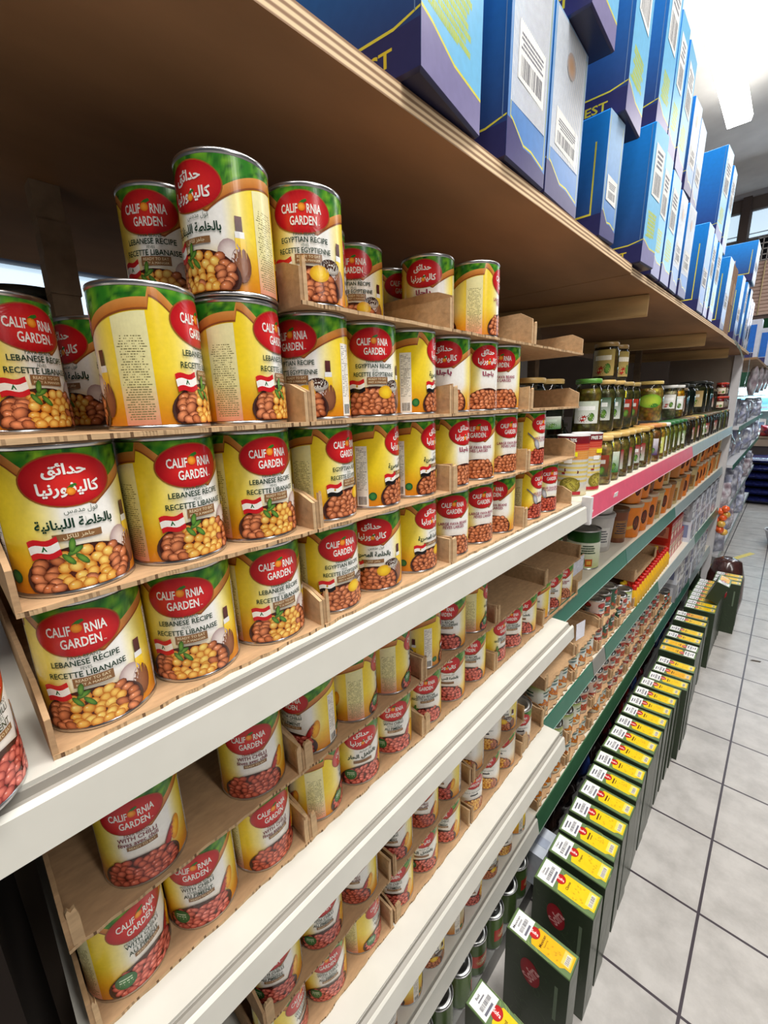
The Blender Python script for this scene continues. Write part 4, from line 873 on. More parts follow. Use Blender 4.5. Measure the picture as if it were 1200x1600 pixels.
# ---------------------------------------------------------------- shelves of small vegetable cans
def small_can(kind):
    b = can_body(0.0332, 0.084).build('small_can', M_TIN); r = 0.0333; l = MB(); pt = Painter(l, cyl(r), 0, 0.003)
    top = {'chips': rgb(150, 176, 60), 'tomato': rgb(226, 196, 180), 'green': rgb(30, 70, 44)}[kind]; mid = {'chips': rgb(226, 230, 222), 'tomato': rgb(214, 190, 180), 'green': rgb(40, 84, 60)}[kind]
    l.lathe([(r - 0.0002, 0.0035), (r - 0.0002, 0.03), (r - 0.0002, 0.06), (r - 0.0002, 0.080)], 36, (0, 0, 0), cols=[mixc(mid, rgb(190, 170, 120), 0.5), mid, mid, top])
    for a0 in (-0.080, -0.027, 0.027, 0.080):
        c = (rgb(236, 150, 40), rgb(160, 70, 20)) if kind == 'chips' else (rgb(206, 76, 60), rgb(120, 30, 24)) if kind == 'tomato' else (rgb(206, 90, 40), rgb(110, 40, 20))
        for k in range(20): pt.ell(a0 + R.uniform(-.022, .022), R.uniform(0.012, 0.036), 0.0080, 0.0038, c[0], c[1], rot=R.uniform(-1, 1), rings=2, n=10)
        pt.rect(a0 - 0.014, 0.058, a0 + 0.012, 0.062, rgb(40, 90, 60)); pt.ell(a0, 0.050, 0.014, 0.004, rgb(70, 110, 120), rgb(180, 190, 186), rings=2)
        if kind != 'chips': pt.ell(a0, 0.066, 0.016, 0.010, rgb(190, 60, 50), rgb(140, 30, 30), rings=2, n=18); pt.rect(a0 - 0.01, 0.038, a0 + 0.01, 0.042, WHITE_C)
    kid(b, l.build('label', M_PRINT)); kid(b, can_lid(0.0332, 0.084).build('lid', M_TIN)); return proto(b)
SC = {k: small_can(k) for k in ('chips', 'tomato', 'green')}
SCW = {'chips': 'small can with chip picture', 'tomato': 'small can with tomato picture', 'green': 'small dark green can'}
TRS = [make_tray(w=0.2145, d=0.29, hs=0.040, near_tab=0.012, far_tab=0.006, seed=31, ragged=0.004), make_tray(w=0.2145, d=0.29, hs=0.044, near_tab=0.016, far_tab=0.008, seed=37, ragged=0.005)]
def small_stack(z0, x0, skew, ya, n, plan, lab):
    for L in range(2):
        c = 0
        for k in range(n):
            y = ya + 0.218 * k; kinds = plan[L][k] if k < len(plan[L]) else None
            if kinds is None: continue
            x = x0 + skew * (y - ya)
            o = TRS[(k + L) % 2].put((x, y, z0 + 0.088 * L), 0); tag(o, '%storn corrugated tray, %s along in the %s layer, %s' % ('empty ' if not kinds else '', ORD[k], ('lower', 'upper')[L], lab), 'cardboard tray', 'torn trays, %s' % lab)
            for j, kd in enumerate(kinds):
                if kd is None: c += 1; continue
                o = SC[kd].put((x - 0.039, y + 0.0385 + 0.0688 * j, z0 + 0.088 * L + 0.0036), R.uniform(-0.35, 0.35) + (0.32 if (j + k) % 2 else 0.5)); tag(o, '%s, %s along in the %s layer, %s' % (SCW[kd], ORD[c], ('lower', 'upper')[L], lab), 'food can', 'small cans, %s' % lab); c += 1
c3, t3, g3 = ('chips',) * 3, ('tomato',) * 3, ('green',) * 3
small_stack(0.6685, -0.3745, 0.016, 0.985, 4, [[c3, c3, ('tomato', 'green', 'green'), ('green', 'tomato', 'chips')], [(), (), ('tomato', 'green', 'green'), None]], 'shelf below the tubs')
small_stack(0.3585, -0.3745, 0.012, 0.985, 8, [[c3, c3, (None, 'chips', 'chips'), t3, t3, t3, ('tomato', 'green', 'green'), g3], [c3, ('chips', 'chips', 'tomato'), t3, t3, t3, ('green', 'tomato', 'tomato'), ('green', 'tomato'), None]], 'lowest far shelf')
# little sauce bottles, boxed goods and white packs farther along
def bottle(c, capc):
    b = MB(); b.lathe([(0.0003, 0.0), (0.017, 0.0), (0.0185, 0.004), (0.0185, 0.05), (0.010, 0.066), (0.008, 0.072)], 16, c); o = b.build('sauce_bottle', M_PLAST)
    d = MB(); d.lathe([(0.0095, 0.070), (0.0095, 0.086), (0.008, 0.088), (0.0003, 0.088)], 14, capc); kid(o, d.build('cap', M_PLAST)); return proto(o)
BT = [bottle(rgb(222, 170, 30), rgb(190, 30, 24)), bottle(rgb(196, 40, 26), rgb(236, 196, 40))]
for i in range(16):
    for q in range(2):
        o = BT[q].put((-0.375 - 0.045 * q, 1.87 + 0.0405 * i, 0.6685)); tag(o, ('yellow sauce bottle with red cap, %s along in the front row', 'red sauce bottle with yellow cap, %s along in the second row')[q] % ORD[i], 'bottle', 'little sauce bottles below the tubs')
o = make_tray(w=0.40, d=0.30, hs=0.05, near_tab=0.03, far_tab=0.03, seed=51).put((-0.385, 1.90, 0.6685 + 0.0885)); tag(o, 'long empty corrugated tray resting on the little sauce bottles', 'cardboard tray')
def pack(w, d, h, c, c2, nm):
    b = MB(); b.box((0, 0, h / 2), (d, w, h), c); pt = Painter(b, plane((d / 2, -w / 2, 0), (0, 1, 0), (0, 0, 1)))
    pt.rect(w * 0.08, h * 0.5, w * 0.92, h * 0.8, c2); pt.ell(w * 0.5, h * 0.28, w * 0.3, h * 0.16, mixc(c2, (1, 1, 1), 0.4), c2, rings=2); pt.lines(w * 0.15, h * 0.54, w * 0.85, h * 0.76, 3, mixc(c, (0.1, 0.1, 0.2), 0.5), R)
    pt = Painter(b, plane((-d / 2, -w / 2, 0), (1, 0, 0), (0, 0, 1))); pt.rect(d * 0.1, h * 0.2, d * 0.9, h * 0.8, mixc(c, c2, 0.6)); pt.lines(d * 0.2, h * 0.3, d * 0.8, h * 0.7, 5, mixc(c, (0.1, 0.1, 0.2), 0.6), R)
    return proto(b.build(nm, M_PRINT))
PK = [pack(0.075, 0.12, 0.10, rgb(186, 44, 32), rgb(226, 190, 150), 'red_carton'), pack(0.085, 0.14, 0.13, rgb(206, 210, 222), rgb(70, 80, 130), 'white_packet'), pack(0.09, 0.14, 0.11, rgb(150, 152, 160), rgb(214, 216, 222), 'grey_packet')]
i = 0
for y, k, z in [(2.57 + 0.08 * a, 0, 0.6685) for a in range(5)] + [(2.57 + 0.08 * a, 0, 0.6685 + 0.1005) for a in range(4)]:
    o = PK[0].put((-0.43, y, z)); tag(o, 'red carton, %s of the red cartons past the sauce bottles' % ORD[i], 'carton', 'red cartons past the sauce bottles'); i += 1
for z0, base, kk, nm in ((0.6685, 2.99, (1, 2), 'shelf below the tubs'), (0.3585, 2.78, (2, 1), 'lowest far shelf')):
    for a in range(11):
        y = base + 0.094 * a
        if y > 3.98: break
        for L in range(2):
            k = kk[(a + L) % 2]; h = (0.10, 0.13, 0.11)[k]; hb = (0.10, 0.13, 0.11)[kk[a % 2]]
            o = PK[k].put((-0.435 + 0.012 * (y - 1), y, z0 + (hb + 0.0005 if L else 0)), R.uniform(-.05, .05)); tag(o, '%s packet, %s along in the %s row, far end of %s' % (('red', 'white', 'grey')[k], ORD[a], ('lower', 'upper')[L], nm), 'packet', 'packets at the far end of %s' % nm)

# ---------------------------------------------------------------- blue cartons on the plywood
CB, CF, NAVY, YEL = rgb(34, 146, 238), rgb(120, 196, 240), rgb(52, 52, 100), rgb(232, 222, 74)
def carton(w, d, h, style, rnd, name='blue_carton'):
    """origin: near front bottom corner; front faces +x, near side faces -y"""
    b = MB(); e = 0.003
    P8 = [(-d, 0, 0), (0, 0, 0), (0, w, 0), (-d, w, 0)]
    b.add([(-d + e, e, 0), (-e, e, 0), (-e, w - e, 0), (-d + e, w - e, 0), (-d, 0, e), (0, 0, e), (0, w, e), (-d, w, e), (-d, 0, h - e), (0, 0, h - e), (0, w, h - e), (-d, w, h - e), (-d + e, e, h), (-e, e, h), (-e, w - e, h), (-d + e, w - e, h)],
          [(3, 2, 1, 0), (12, 13, 14, 15)] + [(k * 4 + i, k * 4 + (i + 1) % 4, k * 4 + 4 + (i + 1) % 4, k * 4 + 4 + i) for k in range(3) for i in range(4)], [rgb(40, 40, 66)] * 4 + [NAVY] * 4 + [CB] * 8)
    f = Painter(b, plane((0, 0, 0), (0, 1, 0), (0, 0, 1)), 0, 0.05); hb = 0.038
    if style == 'light':
        f.rect(0.0005, 0.003, w - 0.0005, h - 0.001, CF)
        f.poly([(0.0005, 0.003), (w - 0.0005, 0.003), (w - 0.0005, hb * 0.92), (w * 0.5, hb * 0.92), (w * 0.15, hb * 1.2), (0.0005, hb * 1.25)], rgb(132, 126, 172))
        cv = [(0.0005, hb * 1.25), (w * 0.15, hb * 1.2), (w * 0.5, hb * 0.92), (w - 0.0005, hb * 0.92)]
        f.poly(cv + [(p[0], p[1] + 0.0028) for p in reversed(cv)], YEL)
        f.lines(w * 0.12, hb * 1.55, w * 0.80, hb * 1.55 + 0.05, 7, rgb(190, 206, 66), rnd, 0.8); f.lines(w * 0.05, hb * 1.3 + 0.006, w * 0.6, hb * 1.3 + 0.012, 1, rgb(180, 200, 70), rnd)
        zs = h * 0.50
    else:
        f.rect(0.0005, 0.003, w - 0.0005, h - 0.001, rgb(70, 130, 206), rgb(170, 204, 238))  # glare painted in: the front pales towards the top
        f.poly([(0.0005, 0.003), (w - 0.0005, 0.003), (w - 0.0005, hb * 0.55), (w * 0.6, hb * 0.75), (w * 0.4, hb * 0.72), (w * 0.12, hb * 1.2), (0.0005, hb * 1.2)], rgb(76, 72, 124))
        cv = [(w * 0.06, hb * 1.25), (w * 0.12, hb * 1.2), (w * 0.4, hb * 0.76), (w * 0.6, hb * 0.80), (w - 0.006, hb * 0.62)]
        f.poly(cv + [(p[0], p[1] + 0.0025) for p in reversed(cv)], YEL); f.rect(w - 0.008, hb * 0.62, w - 0.006, h - 0.01, rgb(206, 206, 120)); f.rect(w * 0.06, hb * 1.25, w * 0.06 + 0.002, h - 0.01, rgb(206, 206, 150))
        if style == 'striped':
            k = int(w / 0.0045)
            for i in range(k): f.rect(w * 0.06 + 0.86 * w * i / k, hb * 1.7, w * 0.06 + 0.86 * w * i / k + 0.0027, h - 0.004, rgb(244, 246, 248))
            f.lift += 0.0001; f.ell(w * 0.5, h * 0.80, w * 0.13, 0.016, rgb(206, 160, 120), rgb(190, 180, 180), rings=2)
        zs = h * 0.42
    s = Painter(b, plane((-d, 0, 0), (1, 0, 0), (0, 0, 1)), 0, 0.05)
    s.rect(0.0005, 0.003, d - 0.0005, hb * 1.05, NAVY)
    if style == 'framed':
        for a, c_, q, g in ((d - 0.022, 0.043, d - 0.019, h * 0.78), (0.0, 0.040, d - 0.019, 0.0435)): s.rect(a, c_, q, g, YEL)
    else:
        s.poly([(0.0005, hb * 1.05), (d - 0.03, hb * 1.05), (d - 0.0005, hb * 1.22), (d - 0.0005, hb * 1.27), (d - 0.03, hb * 1.12), (0.0005, hb * 1.12)], YEL)
        if style == 'light': s.text('FINEST', d - 0.072, hb * 0.56, 0.080, 0.0145, rgb(226, 206, 60), 0.02)
        s.rect(d - 0.0072, hb * 1.2, d - 0.0060, h - 0.004, rgb(120, 150, 190))
    root = b.build(name, M_CARTON)
    t = MB(); q = Painter(t, plane((0.0006, 0, 0), (0, 1, 0), (0, 0, 1)), 0, 0.05)
    x0, x1, z0, z1 = w * 0.18, w * 0.84, zs, zs + h * 0.36
    if style != 'light': z0, z1 = h * 0.30, h * 0.50
    q.poly([(x0, z0 + 0.004), (x1, z0), (x1, z1), (x0, z1 + 0.004)], rgb(240, 240, 238)); q.bars(x0 + 0.008, z0 + 0.008, x1 - 0.008, z0 + (z1 - z0) * 0.5, rgb(70, 70, 84), rnd)
    q.lines(x0 + 0.006, z0 + (z1 - z0) * 0.58, x1 - 0.006, z1 - 0.006, 4, rgb(110, 110, 124), rnd)
    kid(root, t.build('barcode_sticker', M_PAPER)); return root
def put_carton(w, d, h, style, loc, rz, lab, seed=0, grp='blue cartons on the plywood'):
    o = carton(w, d, h, style, random.Random(seed)); o.location = loc; o.rotation_euler = (0, TILT, math.radians(rz)); return tag(o, lab, 'carton', grp)
ZP = 1.8045; TILT = math.atan2(0.015, 0.81)
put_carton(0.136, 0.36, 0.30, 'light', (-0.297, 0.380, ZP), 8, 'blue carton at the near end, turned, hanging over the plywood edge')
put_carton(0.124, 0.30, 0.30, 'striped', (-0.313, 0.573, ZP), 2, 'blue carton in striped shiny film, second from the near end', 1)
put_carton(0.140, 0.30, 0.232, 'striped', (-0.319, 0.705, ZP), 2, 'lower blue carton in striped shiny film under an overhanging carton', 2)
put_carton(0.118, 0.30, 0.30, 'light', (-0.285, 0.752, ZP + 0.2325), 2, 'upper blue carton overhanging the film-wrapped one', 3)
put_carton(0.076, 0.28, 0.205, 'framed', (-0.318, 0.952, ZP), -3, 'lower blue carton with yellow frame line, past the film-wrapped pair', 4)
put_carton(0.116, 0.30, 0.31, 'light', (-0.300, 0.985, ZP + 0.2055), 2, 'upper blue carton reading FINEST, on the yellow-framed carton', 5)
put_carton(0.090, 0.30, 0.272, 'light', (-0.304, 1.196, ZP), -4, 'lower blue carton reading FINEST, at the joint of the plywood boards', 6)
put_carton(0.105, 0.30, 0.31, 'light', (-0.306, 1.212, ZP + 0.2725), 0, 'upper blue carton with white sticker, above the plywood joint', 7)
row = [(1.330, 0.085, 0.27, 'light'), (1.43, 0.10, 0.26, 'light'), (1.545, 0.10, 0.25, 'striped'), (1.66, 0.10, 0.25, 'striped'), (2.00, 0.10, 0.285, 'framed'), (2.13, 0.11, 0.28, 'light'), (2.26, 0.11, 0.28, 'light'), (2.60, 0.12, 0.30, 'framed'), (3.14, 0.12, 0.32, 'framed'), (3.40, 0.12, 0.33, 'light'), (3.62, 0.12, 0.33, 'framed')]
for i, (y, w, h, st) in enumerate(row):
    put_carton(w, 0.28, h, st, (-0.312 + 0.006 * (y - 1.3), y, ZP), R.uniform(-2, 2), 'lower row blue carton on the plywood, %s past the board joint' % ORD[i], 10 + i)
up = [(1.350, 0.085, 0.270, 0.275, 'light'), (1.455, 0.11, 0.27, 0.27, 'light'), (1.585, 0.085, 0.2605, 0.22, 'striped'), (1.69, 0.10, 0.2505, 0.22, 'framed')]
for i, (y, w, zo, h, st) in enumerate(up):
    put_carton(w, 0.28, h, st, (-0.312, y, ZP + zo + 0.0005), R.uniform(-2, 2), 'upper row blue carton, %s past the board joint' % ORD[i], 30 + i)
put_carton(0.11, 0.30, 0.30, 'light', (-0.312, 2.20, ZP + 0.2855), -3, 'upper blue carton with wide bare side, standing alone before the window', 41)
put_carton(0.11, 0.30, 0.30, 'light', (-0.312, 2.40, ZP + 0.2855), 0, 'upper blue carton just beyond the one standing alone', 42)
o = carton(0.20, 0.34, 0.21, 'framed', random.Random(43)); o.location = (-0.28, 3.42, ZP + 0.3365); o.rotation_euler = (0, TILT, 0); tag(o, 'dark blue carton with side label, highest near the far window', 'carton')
q = MB(); pt = Painter(q, plane((-0.34, -0.0006, 0), (1, 0, 0), (0, 0, 1)), 0, 0.05); pt.rect(0.06, 0.03, 0.25, 0.12, rgb(206, 206, 210)); pt.bars(0.10, 0.035, 0.23, 0.08, rgb(60, 60, 70), R); pt.lines(0.08, 0.085, 0.24, 0.115, 3, rgb(90, 90, 100), R); pt.ell(0.15, 0.16, 0.03, 0.022, rgb(206, 90, 90), rgb(150, 60, 80), rings=2)
q.build('side_label', M_PAPER, o)
for k, y in enumerate((2.80, 2.93)):
    m = MB(); m.box((-0.14, 0.055, 0.16), (0.28, 0.11, 0.32), rgb(150, 120, 96)); m.box((-0.14, 0.055, 0.3205), (0.28, 0.05, 0.001), rgb(190, 170, 140)); m.box((0.0005, 0.055, 0.2), (0.001, 0.07, 0.1), rgb(176, 150, 126)); o = m.build('brown_carton', M_CARD); o.location = (-0.315, y, ZP); o.rotation_euler = (0, TILT, 0); tag(o, ('brown carton between blue ones near the far end of the plywood', 'second brown carton, just past the first')[k], 'carton')
for k, y in enumerate((3.80, 3.95)):
    m = MB(); m.box((-0.1, 0.05, 0.15), (0.2, 0.10, 0.30), rgb(206, 210, 226)); m.box((0.0005, 0.05, 0.16), (0.001, 0.07, 0.2), rgb(30, 60, 140)); o = m.build('wrapped_pack', M_FILM); o.location = (-0.30, y, ZP); o.rotation_euler = (0, TILT, 0); tag(o, ('blue pack in clear film at the far end of the plywood', 'second film-wrapped pack at the very end of the plywood')[k], 'pack')
m = MB(); pts = [(-0.285, 3.10, 1.80), (-0.280, 3.4, 1.775), (-0.284, 3.7, 1.74), (-0.280, 3.72, 1.70), (-0.284, 3.72, 1.64)]
for a, c in zip(pts, pts[1:]): m.add([a, c, (c[0] - 0.002, c[1] + 0.02, c[2] - 0.018), (a[0] - 0.002, a[1] + 0.01, a[2] - 0.018)], [(0, 1, 2, 3)], rgb(216, 208, 206))
tag(m.build('torn_film', M_FILM), 'torn strip of film hanging from the far plywood edge', 'film')
m = MB(); pts = [(-0.275, 4.02, 1.82), (-0.272, 4.03, 1.66), (-0.278, 4.0, 1.58), (-0.27, 3.99, 1.50)]
for a, c in zip(pts, pts[1:]): m.add([a, c, (c[0], c[1] + 0.05, c[2]), (a[0], a[1] + 0.05, a[2])], [(0, 1, 2, 3)], rgb(206, 210, 226))
tag(m.build('hanging_tape', M_FILM), 'pale strip of tape hanging by the end panel', 'tape')

# ---------------------------------------------------------------- spice cartons along the floor
OLIVE_D, SYEL, SRED = rgb(50, 62, 44), rgb(246, 204, 20), rgb(206, 36, 34)
def spice_box(w, name, sub, panel, flip=False, seed=0):
    d, h = 0.142, 0.340; rnd = random.Random(seed); b = MB(); e = 0.002
    b.add([(-d, 0, 0), (0, 0, 0), (0, w, 0), (-d, w, 0), (-d, 0, h - e), (0, 0, h - e), (0, w, h - e), (-d, w, h - e), (-d + e, e, h), (-e, e, h), (-e, w - e, h), (-d + e, w - e, h)],
          [(3, 2, 1, 0), (8, 9, 10, 11)] + [(k * 4 + i, k * 4 + (i + 1) % 4, k * 4 + 4 + (i + 1) % 4, k * 4 + 4 + i) for k in range(2) for i in range(4)], [OLIVE_D] * 8 + [rgb(104, 130, 84)] * 4)
    fn = plane((-d, 0, h), (1, 0, 0), (0, 1, 0)) if not flip else plane((0, w, h), (-1, 0, 0), (0, -1, 0))
    p = Painter(b, fn, 0, 0.05)
    for k in range(7):   # pale swirls
        cx_, cy_, r = rnd.uniform(0.02, d - 0.02), rnd.uniform(0.01, w - 0.01), rnd.uniform(0.012, 0.028); a0 = rnd.uniform(0, 6)
        pts = [(cx_ + r * math.cos(a0 + i * 0.35), cy_ + r * math.sin(a0 + i * 0.35)) for i in range(9)]; pts = [(min(d - .001, max(.001, x)), min(w - .001, max(.001, y))) for x, y in pts]
        p.tri([q for x, y in pts for q in ((x, y), (x + 0.0007, y + 0.0007))], [(2 * i, 2 * i + 2, 2 * i + 3, 2 * i + 1) for i in range(8)], rgb(150, 176, 110)); p.up()
    y0, y1 = w * 0.14, w * 0.86; ym = w / 2
    p.poly([(0.052, ym - 0.012), (0.056, y0), (0.118, y0), (0.126, y0 + 0.006), (0.138, y0 + 0.006), (0.138, y1), (0.120, y1), (0.112, y1), (0.058, y1), (0.052, ym + 0.012)], panel)
    p.rect(0.116, y0 + 0.010, 0.134, y1 - 0.002, mixc(panel, (1, 1, 1), 0.35)); p.rect(0.122, y0 + 0.012, 0.131, y1 - 0.006, rgb(240, 236, 226)); p.bars(0.1225, y0 + 0.013, 0.1305, y1 - 0.008, rgb(90, 80, 70), rnd, False)
    p.ell(0.053, ym + 0.004, 0.0115, 0.0125, SRED, rgb(176, 20, 26), rings=2, n=20); p.text('Sofra', 0.053, ym + 0.004, 0.0165, 0.0072, WHITE_C, 0.02, rot=math.pi / 2 * 0)
    for k in range(12): p.ell(rnd.uniform(0.086, 0.112), rnd.uniform(y0 + 0.005, y1 - 0.005), 0.0042, 0.0024, mixc(panel, rgb(150, 100, 20), 0.5), panel, rot=rnd.uniform(-1, 1), n=8)
    if name:
        vs, fs, asp = textmesh(name, 0.02); hh = min(0.0062, (y1 - y0) * 0.9 / asp); p.text(name, 0.072, ym, hh * asp, hh, rgb(70, 40, 10), 0.02, rot=math.pi / 2)
        if sub: p.text(sub, 0.080, ym, None, 0.0042, rgb(90, 60, 20), 0.0, rot=math.pi / 2)
    else: p.rect(0.069, ym - 0.012, 0.0725, ym + 0.012, rgb(90, 60, 10)); p.rect(0.076, ym - 0.008, 0.078, ym + 0.008, rgb(110, 76, 20))
    s = Painter(b, plane((-d, 0, 0), (1, 0, 0), (0, 0, 1)), 0, 0.05)
    for k in range(26):
        cx_, cz, r = rnd.uniform(0.01, d - 0.02), rnd.uniform(0.03, h - 0.02), rnd.uniform(0.006, 0.018); a0 = rnd.uniform(0, 6)
        pts = [(min(d - .002, max(.001, cx_ + r * math.cos(a0 + i * 0.5))), cz + r * math.sin(a0 + i * 0.5)) for i in range(7)]
        s.tri([q for x, z in pts for q in ((x, z), (x + 0.0006, z + 0.0006))], [(2 * i, 2 * i + 2, 2 * i + 3, 2 * i + 1) for i in range(6)], rgb(84, 106, 70)); s.up(0.00001)
    s.ell(d * 0.42, h * 0.78, 0.022, 0.036, rgb(176, 34, 46), rgb(150, 26, 38), rings=2, n=28, rot=0.15); s.text('Sofra', d * 0.43, h * 0.775, 0.046, 0.026, rgb(226, 170, 170), 0.02, rot=math.pi / 2 * 0.75)
    s.rect(d * 0.80, h * 0.56, d * 0.85, h * 0.86, rgb(110, 126, 104))
    s2 = Painter(b, plane((0, 0, 0), (0, 1, 0), (0, 0, 1)), 0, 0.05)
    for k in range(10):
        z = rnd.uniform(0.02, h - 0.06); s2.rect(rnd.uniform(0.006, w * 0.4), z, rnd.uniform(w * 0.5, w - 0.006), z + rnd.uniform(0.001, 0.05), mixc(OLIVE_D, rgb(120, 126, 116), rnd.uniform(0.05, 0.3)))
    root = b.build('spice_carton', M_CARTON)
    t = MB(); fn2 = plane((-d, 0, h + 0.0006), (1, 0, 0), (0, 1, 0)) if not flip else plane((0, w, h + 0.0006), (-1, 0, 0), (0, -1, 0))
    q = Painter(t, fn2, 0, 0.05); q.rect(0.006, y0 - 0.004, 0.045, y1 + 0.004, rgb(242, 242, 242))
    if sub is not None: q.text(name if name != 'Mexican' else 'Mexican', 0.013, ym - 0.004, 0.030 if name == 'Mexican' else None, 0.0048 if name != 'Mexican' else 0.0048, rgb(50, 50, 60), 0.02, rot=math.pi / 2)
    else: q.rect(0.011, y0 + 0.006, 0.0145, y1 - 0.014, rgb(90, 90, 104))
    q.lines(0.018, y0 + 0.002, 0.022, y1 - 0.004, 1, rgb(120, 120, 130), rnd); q.bars(0.025, y0 + 0.004, 0.033, y1 - 0.004, rgb(70, 70, 84), rnd, False); q.rect(0.037, y0 + 0.004, 0.0415, y1 - 0.010, rgb(110, 110, 124))
    kid(root, t.build('price_sticker', M_PAPER)); return root
SPW = 0.062
named = [(0.505, 0.055, 'Basil', 'x 75g', SYEL, 'spice carton reading Basil x 75g, cut by the bottom frame edge', -3), (0.684, 0.055, 'Mexican', 'Seasoning', rgb(246, 184, 20), 'spice carton reading Mexican Seasoning with orange panel, standing apart', 0), (0.828, 0.068, 'Cloves', '', SYEL, 'spice carton reading Cloves with red oval side, heading the long row', 0), (0.916, 0.068, 'Oregano', '', SYEL, 'spice carton reading Oregano, next after the Cloves one', 0)]
for y, w, nm, sub, pc, lb, rz in named:
    o = spice_box(w, nm, sub, pc, seed=int(y * 1000)); o.location = (-0.169, y, 0.0005); o.rotation_euler = (0, 0, math.radians(rz)); tag(o, lb, 'spice carton', 'spice cartons along the floor')
SB = [proto(spice_box(SPW, '', None, SYEL, seed=100 + k)) for k in range(3)]; SBo = proto(spice_box(SPW, '', None, rgb(240, 176, 24), seed=120)); SBf = proto(spice_box(SPW, '', None, rgb(246, 190, 20), True, seed=130))
ys = [0.996, 1.073, 1.147, 1.227, 1.305, 1.381, 1.456, 1.533, 1.612, 1.688, 1.764, 1.842, 1.912, 1.984, 2.065, 2.190, 2.258, 2.345, 2.428, 2.560, 2.640, 2.770, 2.835, 2.902, 2.969, 3.036, 3.103, 3.170, 3.237]
for i, y in enumerate(ys):
    pr = SBf if i in (15, 16) else SBo if i in (13, 20, 24) else SB[i % 3]; xx = -0.172 - 0.006 * math.sin(max(0, i - 1) * 0.35) + (0.014 if 11 < i < 15 else 0)
    o = pr.put((xx + (0.0 if i < 21 else 0.02), y, 0.0005), math.radians(R.uniform(-2, 2)))
    tag(o, 'green spice carton, %s past the Oregano one in the floor row%s' % (ORD[i], ', sticker towards aisle' if i in (15, 16) else ''), 'spice carton', 'spice cartons along the floor')
o = dup(SBo.src if SBo.used else SBo.root, (-0.165, 3.06, 0.345), math.radians(90)); o.rotation_euler = (math.radians(20), 0, math.radians(90)); o.location = (-0.16, 3.03, 0.352); o.scale = (1, 1, 0.35)
tag(o, 'orange spice pack lying on top of the far spice cartons', 'spice carton')
for k in range(3):
    o = SB[k].put((-0.085, 3.315 + 0.07 * k, 0.0005), 0.02); tag(o, 'green spice carton standing out into the aisle at the row end, %s of three' % ORD[k], 'spice carton', 'spice cartons along the floor')

# crumpled bags: behind the spice row, at the row end and on the shelving beyond
def pouch(w, h, t, c1, c2, seed, name='snack_bag', mat=None):
    b = MB(); n = 12; vs = []; cc = []
    for s in (1, -1):
        for i in range(n + 1):
            for j in range(n + 1):
                u, v = i / n, j / n; q = (math.sin(math.pi * u) * math.sin(math.pi * v)) ** 0.55; z = noise.noise(Vector((u * 5, v * 5, seed * 3.7 + s)))
                vs.append((s * t / 2 * q * (1 + 0.5 * z), (u - 0.5) * w * (1 - 0.06 * math.sin(math.pi * v) + 0.05 * z), v * h)); cc.append(mixc(c1, c2, min(1, max(0, 0.5 + noise.noise(Vector((u * 4, v * 4, seed))) * 1.4))))
    m = (n + 1) ** 2; fs = []
    for s in range(2):
        for i in range(n):
            for j in range(n):
                a = s * m + i * (n + 1) + j; f = (a, a + n + 1, a + n + 2, a + 1); fs.append(f if s == 0 else f[::-1])
    b.add(vs, fs, cc, 0, True); return proto(b.build(name, mat or M_FILM))
BG = [pouch(0.20, 0.24, 0.09, rgb(206, 208, 220), rgb(120, 122, 140), 1), pouch(0.18, 0.2, 0.08, rgb(226, 228, 236), rgb(150, 130, 140), 2), pouch(0.2, 0.22, 0.1, rgb(150, 156, 190), rgb(226, 228, 236), 3)]
dark = [pouch(0.10, 0.24, 0.09, rgb(90, 20, 34), rgb(40, 20, 30), 4, 'dried_food_bag'), pouch(0.10, 0.24, 0.09, rgb(40, 60, 120), rgb(30, 26, 50), 5, 'dried_food_bag'), pouch(0.10, 0.24, 0.09, rgb(176, 30, 40), rgb(90, 24, 30), 6, 'dried_food_bag'), pouch(0.10, 0.24, 0.09, rgb(56, 40, 34), rgb(30, 24, 24), 7, 'dried_food_bag')]
DW = ['dark maroon', 'dark blue', 'red', 'brown']
order = [3, 3, 1, 3, 0, 3, 2, 1, 0, 3, 0, 1, 1, 0, 1, 0, 0]
for i, k in enumerate(order):
    o = dark[k].put((-0.415, 1.18 + 0.125 * i, 0.071), R.uniform(-.2, .2)); tag(o, '%s bag in the gap behind the spice cartons, %s along' % (DW[k], ORD[i]), 'bag', 'bags behind the spice cartons')
m = MB(); m.box((0, 0, 0.06), (0.10, 0.10, 0.12), rgb(206, 214, 226)); m.box((0, 0, 0.1205), (0.09, 0.03, 0.001), rgb(176, 186, 206)); o = m.build('white_packet', M_PLAST); o.location = (-0.40, 1.155 - 0.0, 0.0705); o.location.y = 1.045; tag(o, 'pale packet by the floor, behind the Cloves carton', 'packet')
m = MB(); V = []; 
m.lathe([(0.0003, 0), (0.075, 0.0), (0.085, 0.05), (0.08, 0.12), (0.06, 0.17), (0.03, 0.18), (0.0003, 0.175)], 18, rgb(70, 40, 36)); o = m.build('brown_bag', M_FILM); o.location = (-0.30, 3.62, 0.34); o.location = (-0.185, 3.68, 0.0005); o.scale = (1.3, 1.3, 2.2); tag(o, 'dark brown bag standing at the far end of the spice cartons', 'bag')
m = MB(); m.lathe([(0.0003, 0), (0.04, 0), (0.04, 0.2), (0.015, 0.27), (0.015, 0.31), (0.0003, 0.31)], 16, rgb(30, 40, 30)); d_ = m.build('dark_bottle', M_PLAST); m = MB(); m.lathe([(0.0405, 0.08), (0.0405, 0.16)], 16, rgb(150, 170, 110)); m.build('label', M_PRINT, d_); d_.location = (-0.33, 3.55, 0.0005); tag(d_, 'dark bottle with pale green label beside the brown bag', 'bottle')
m = MB()
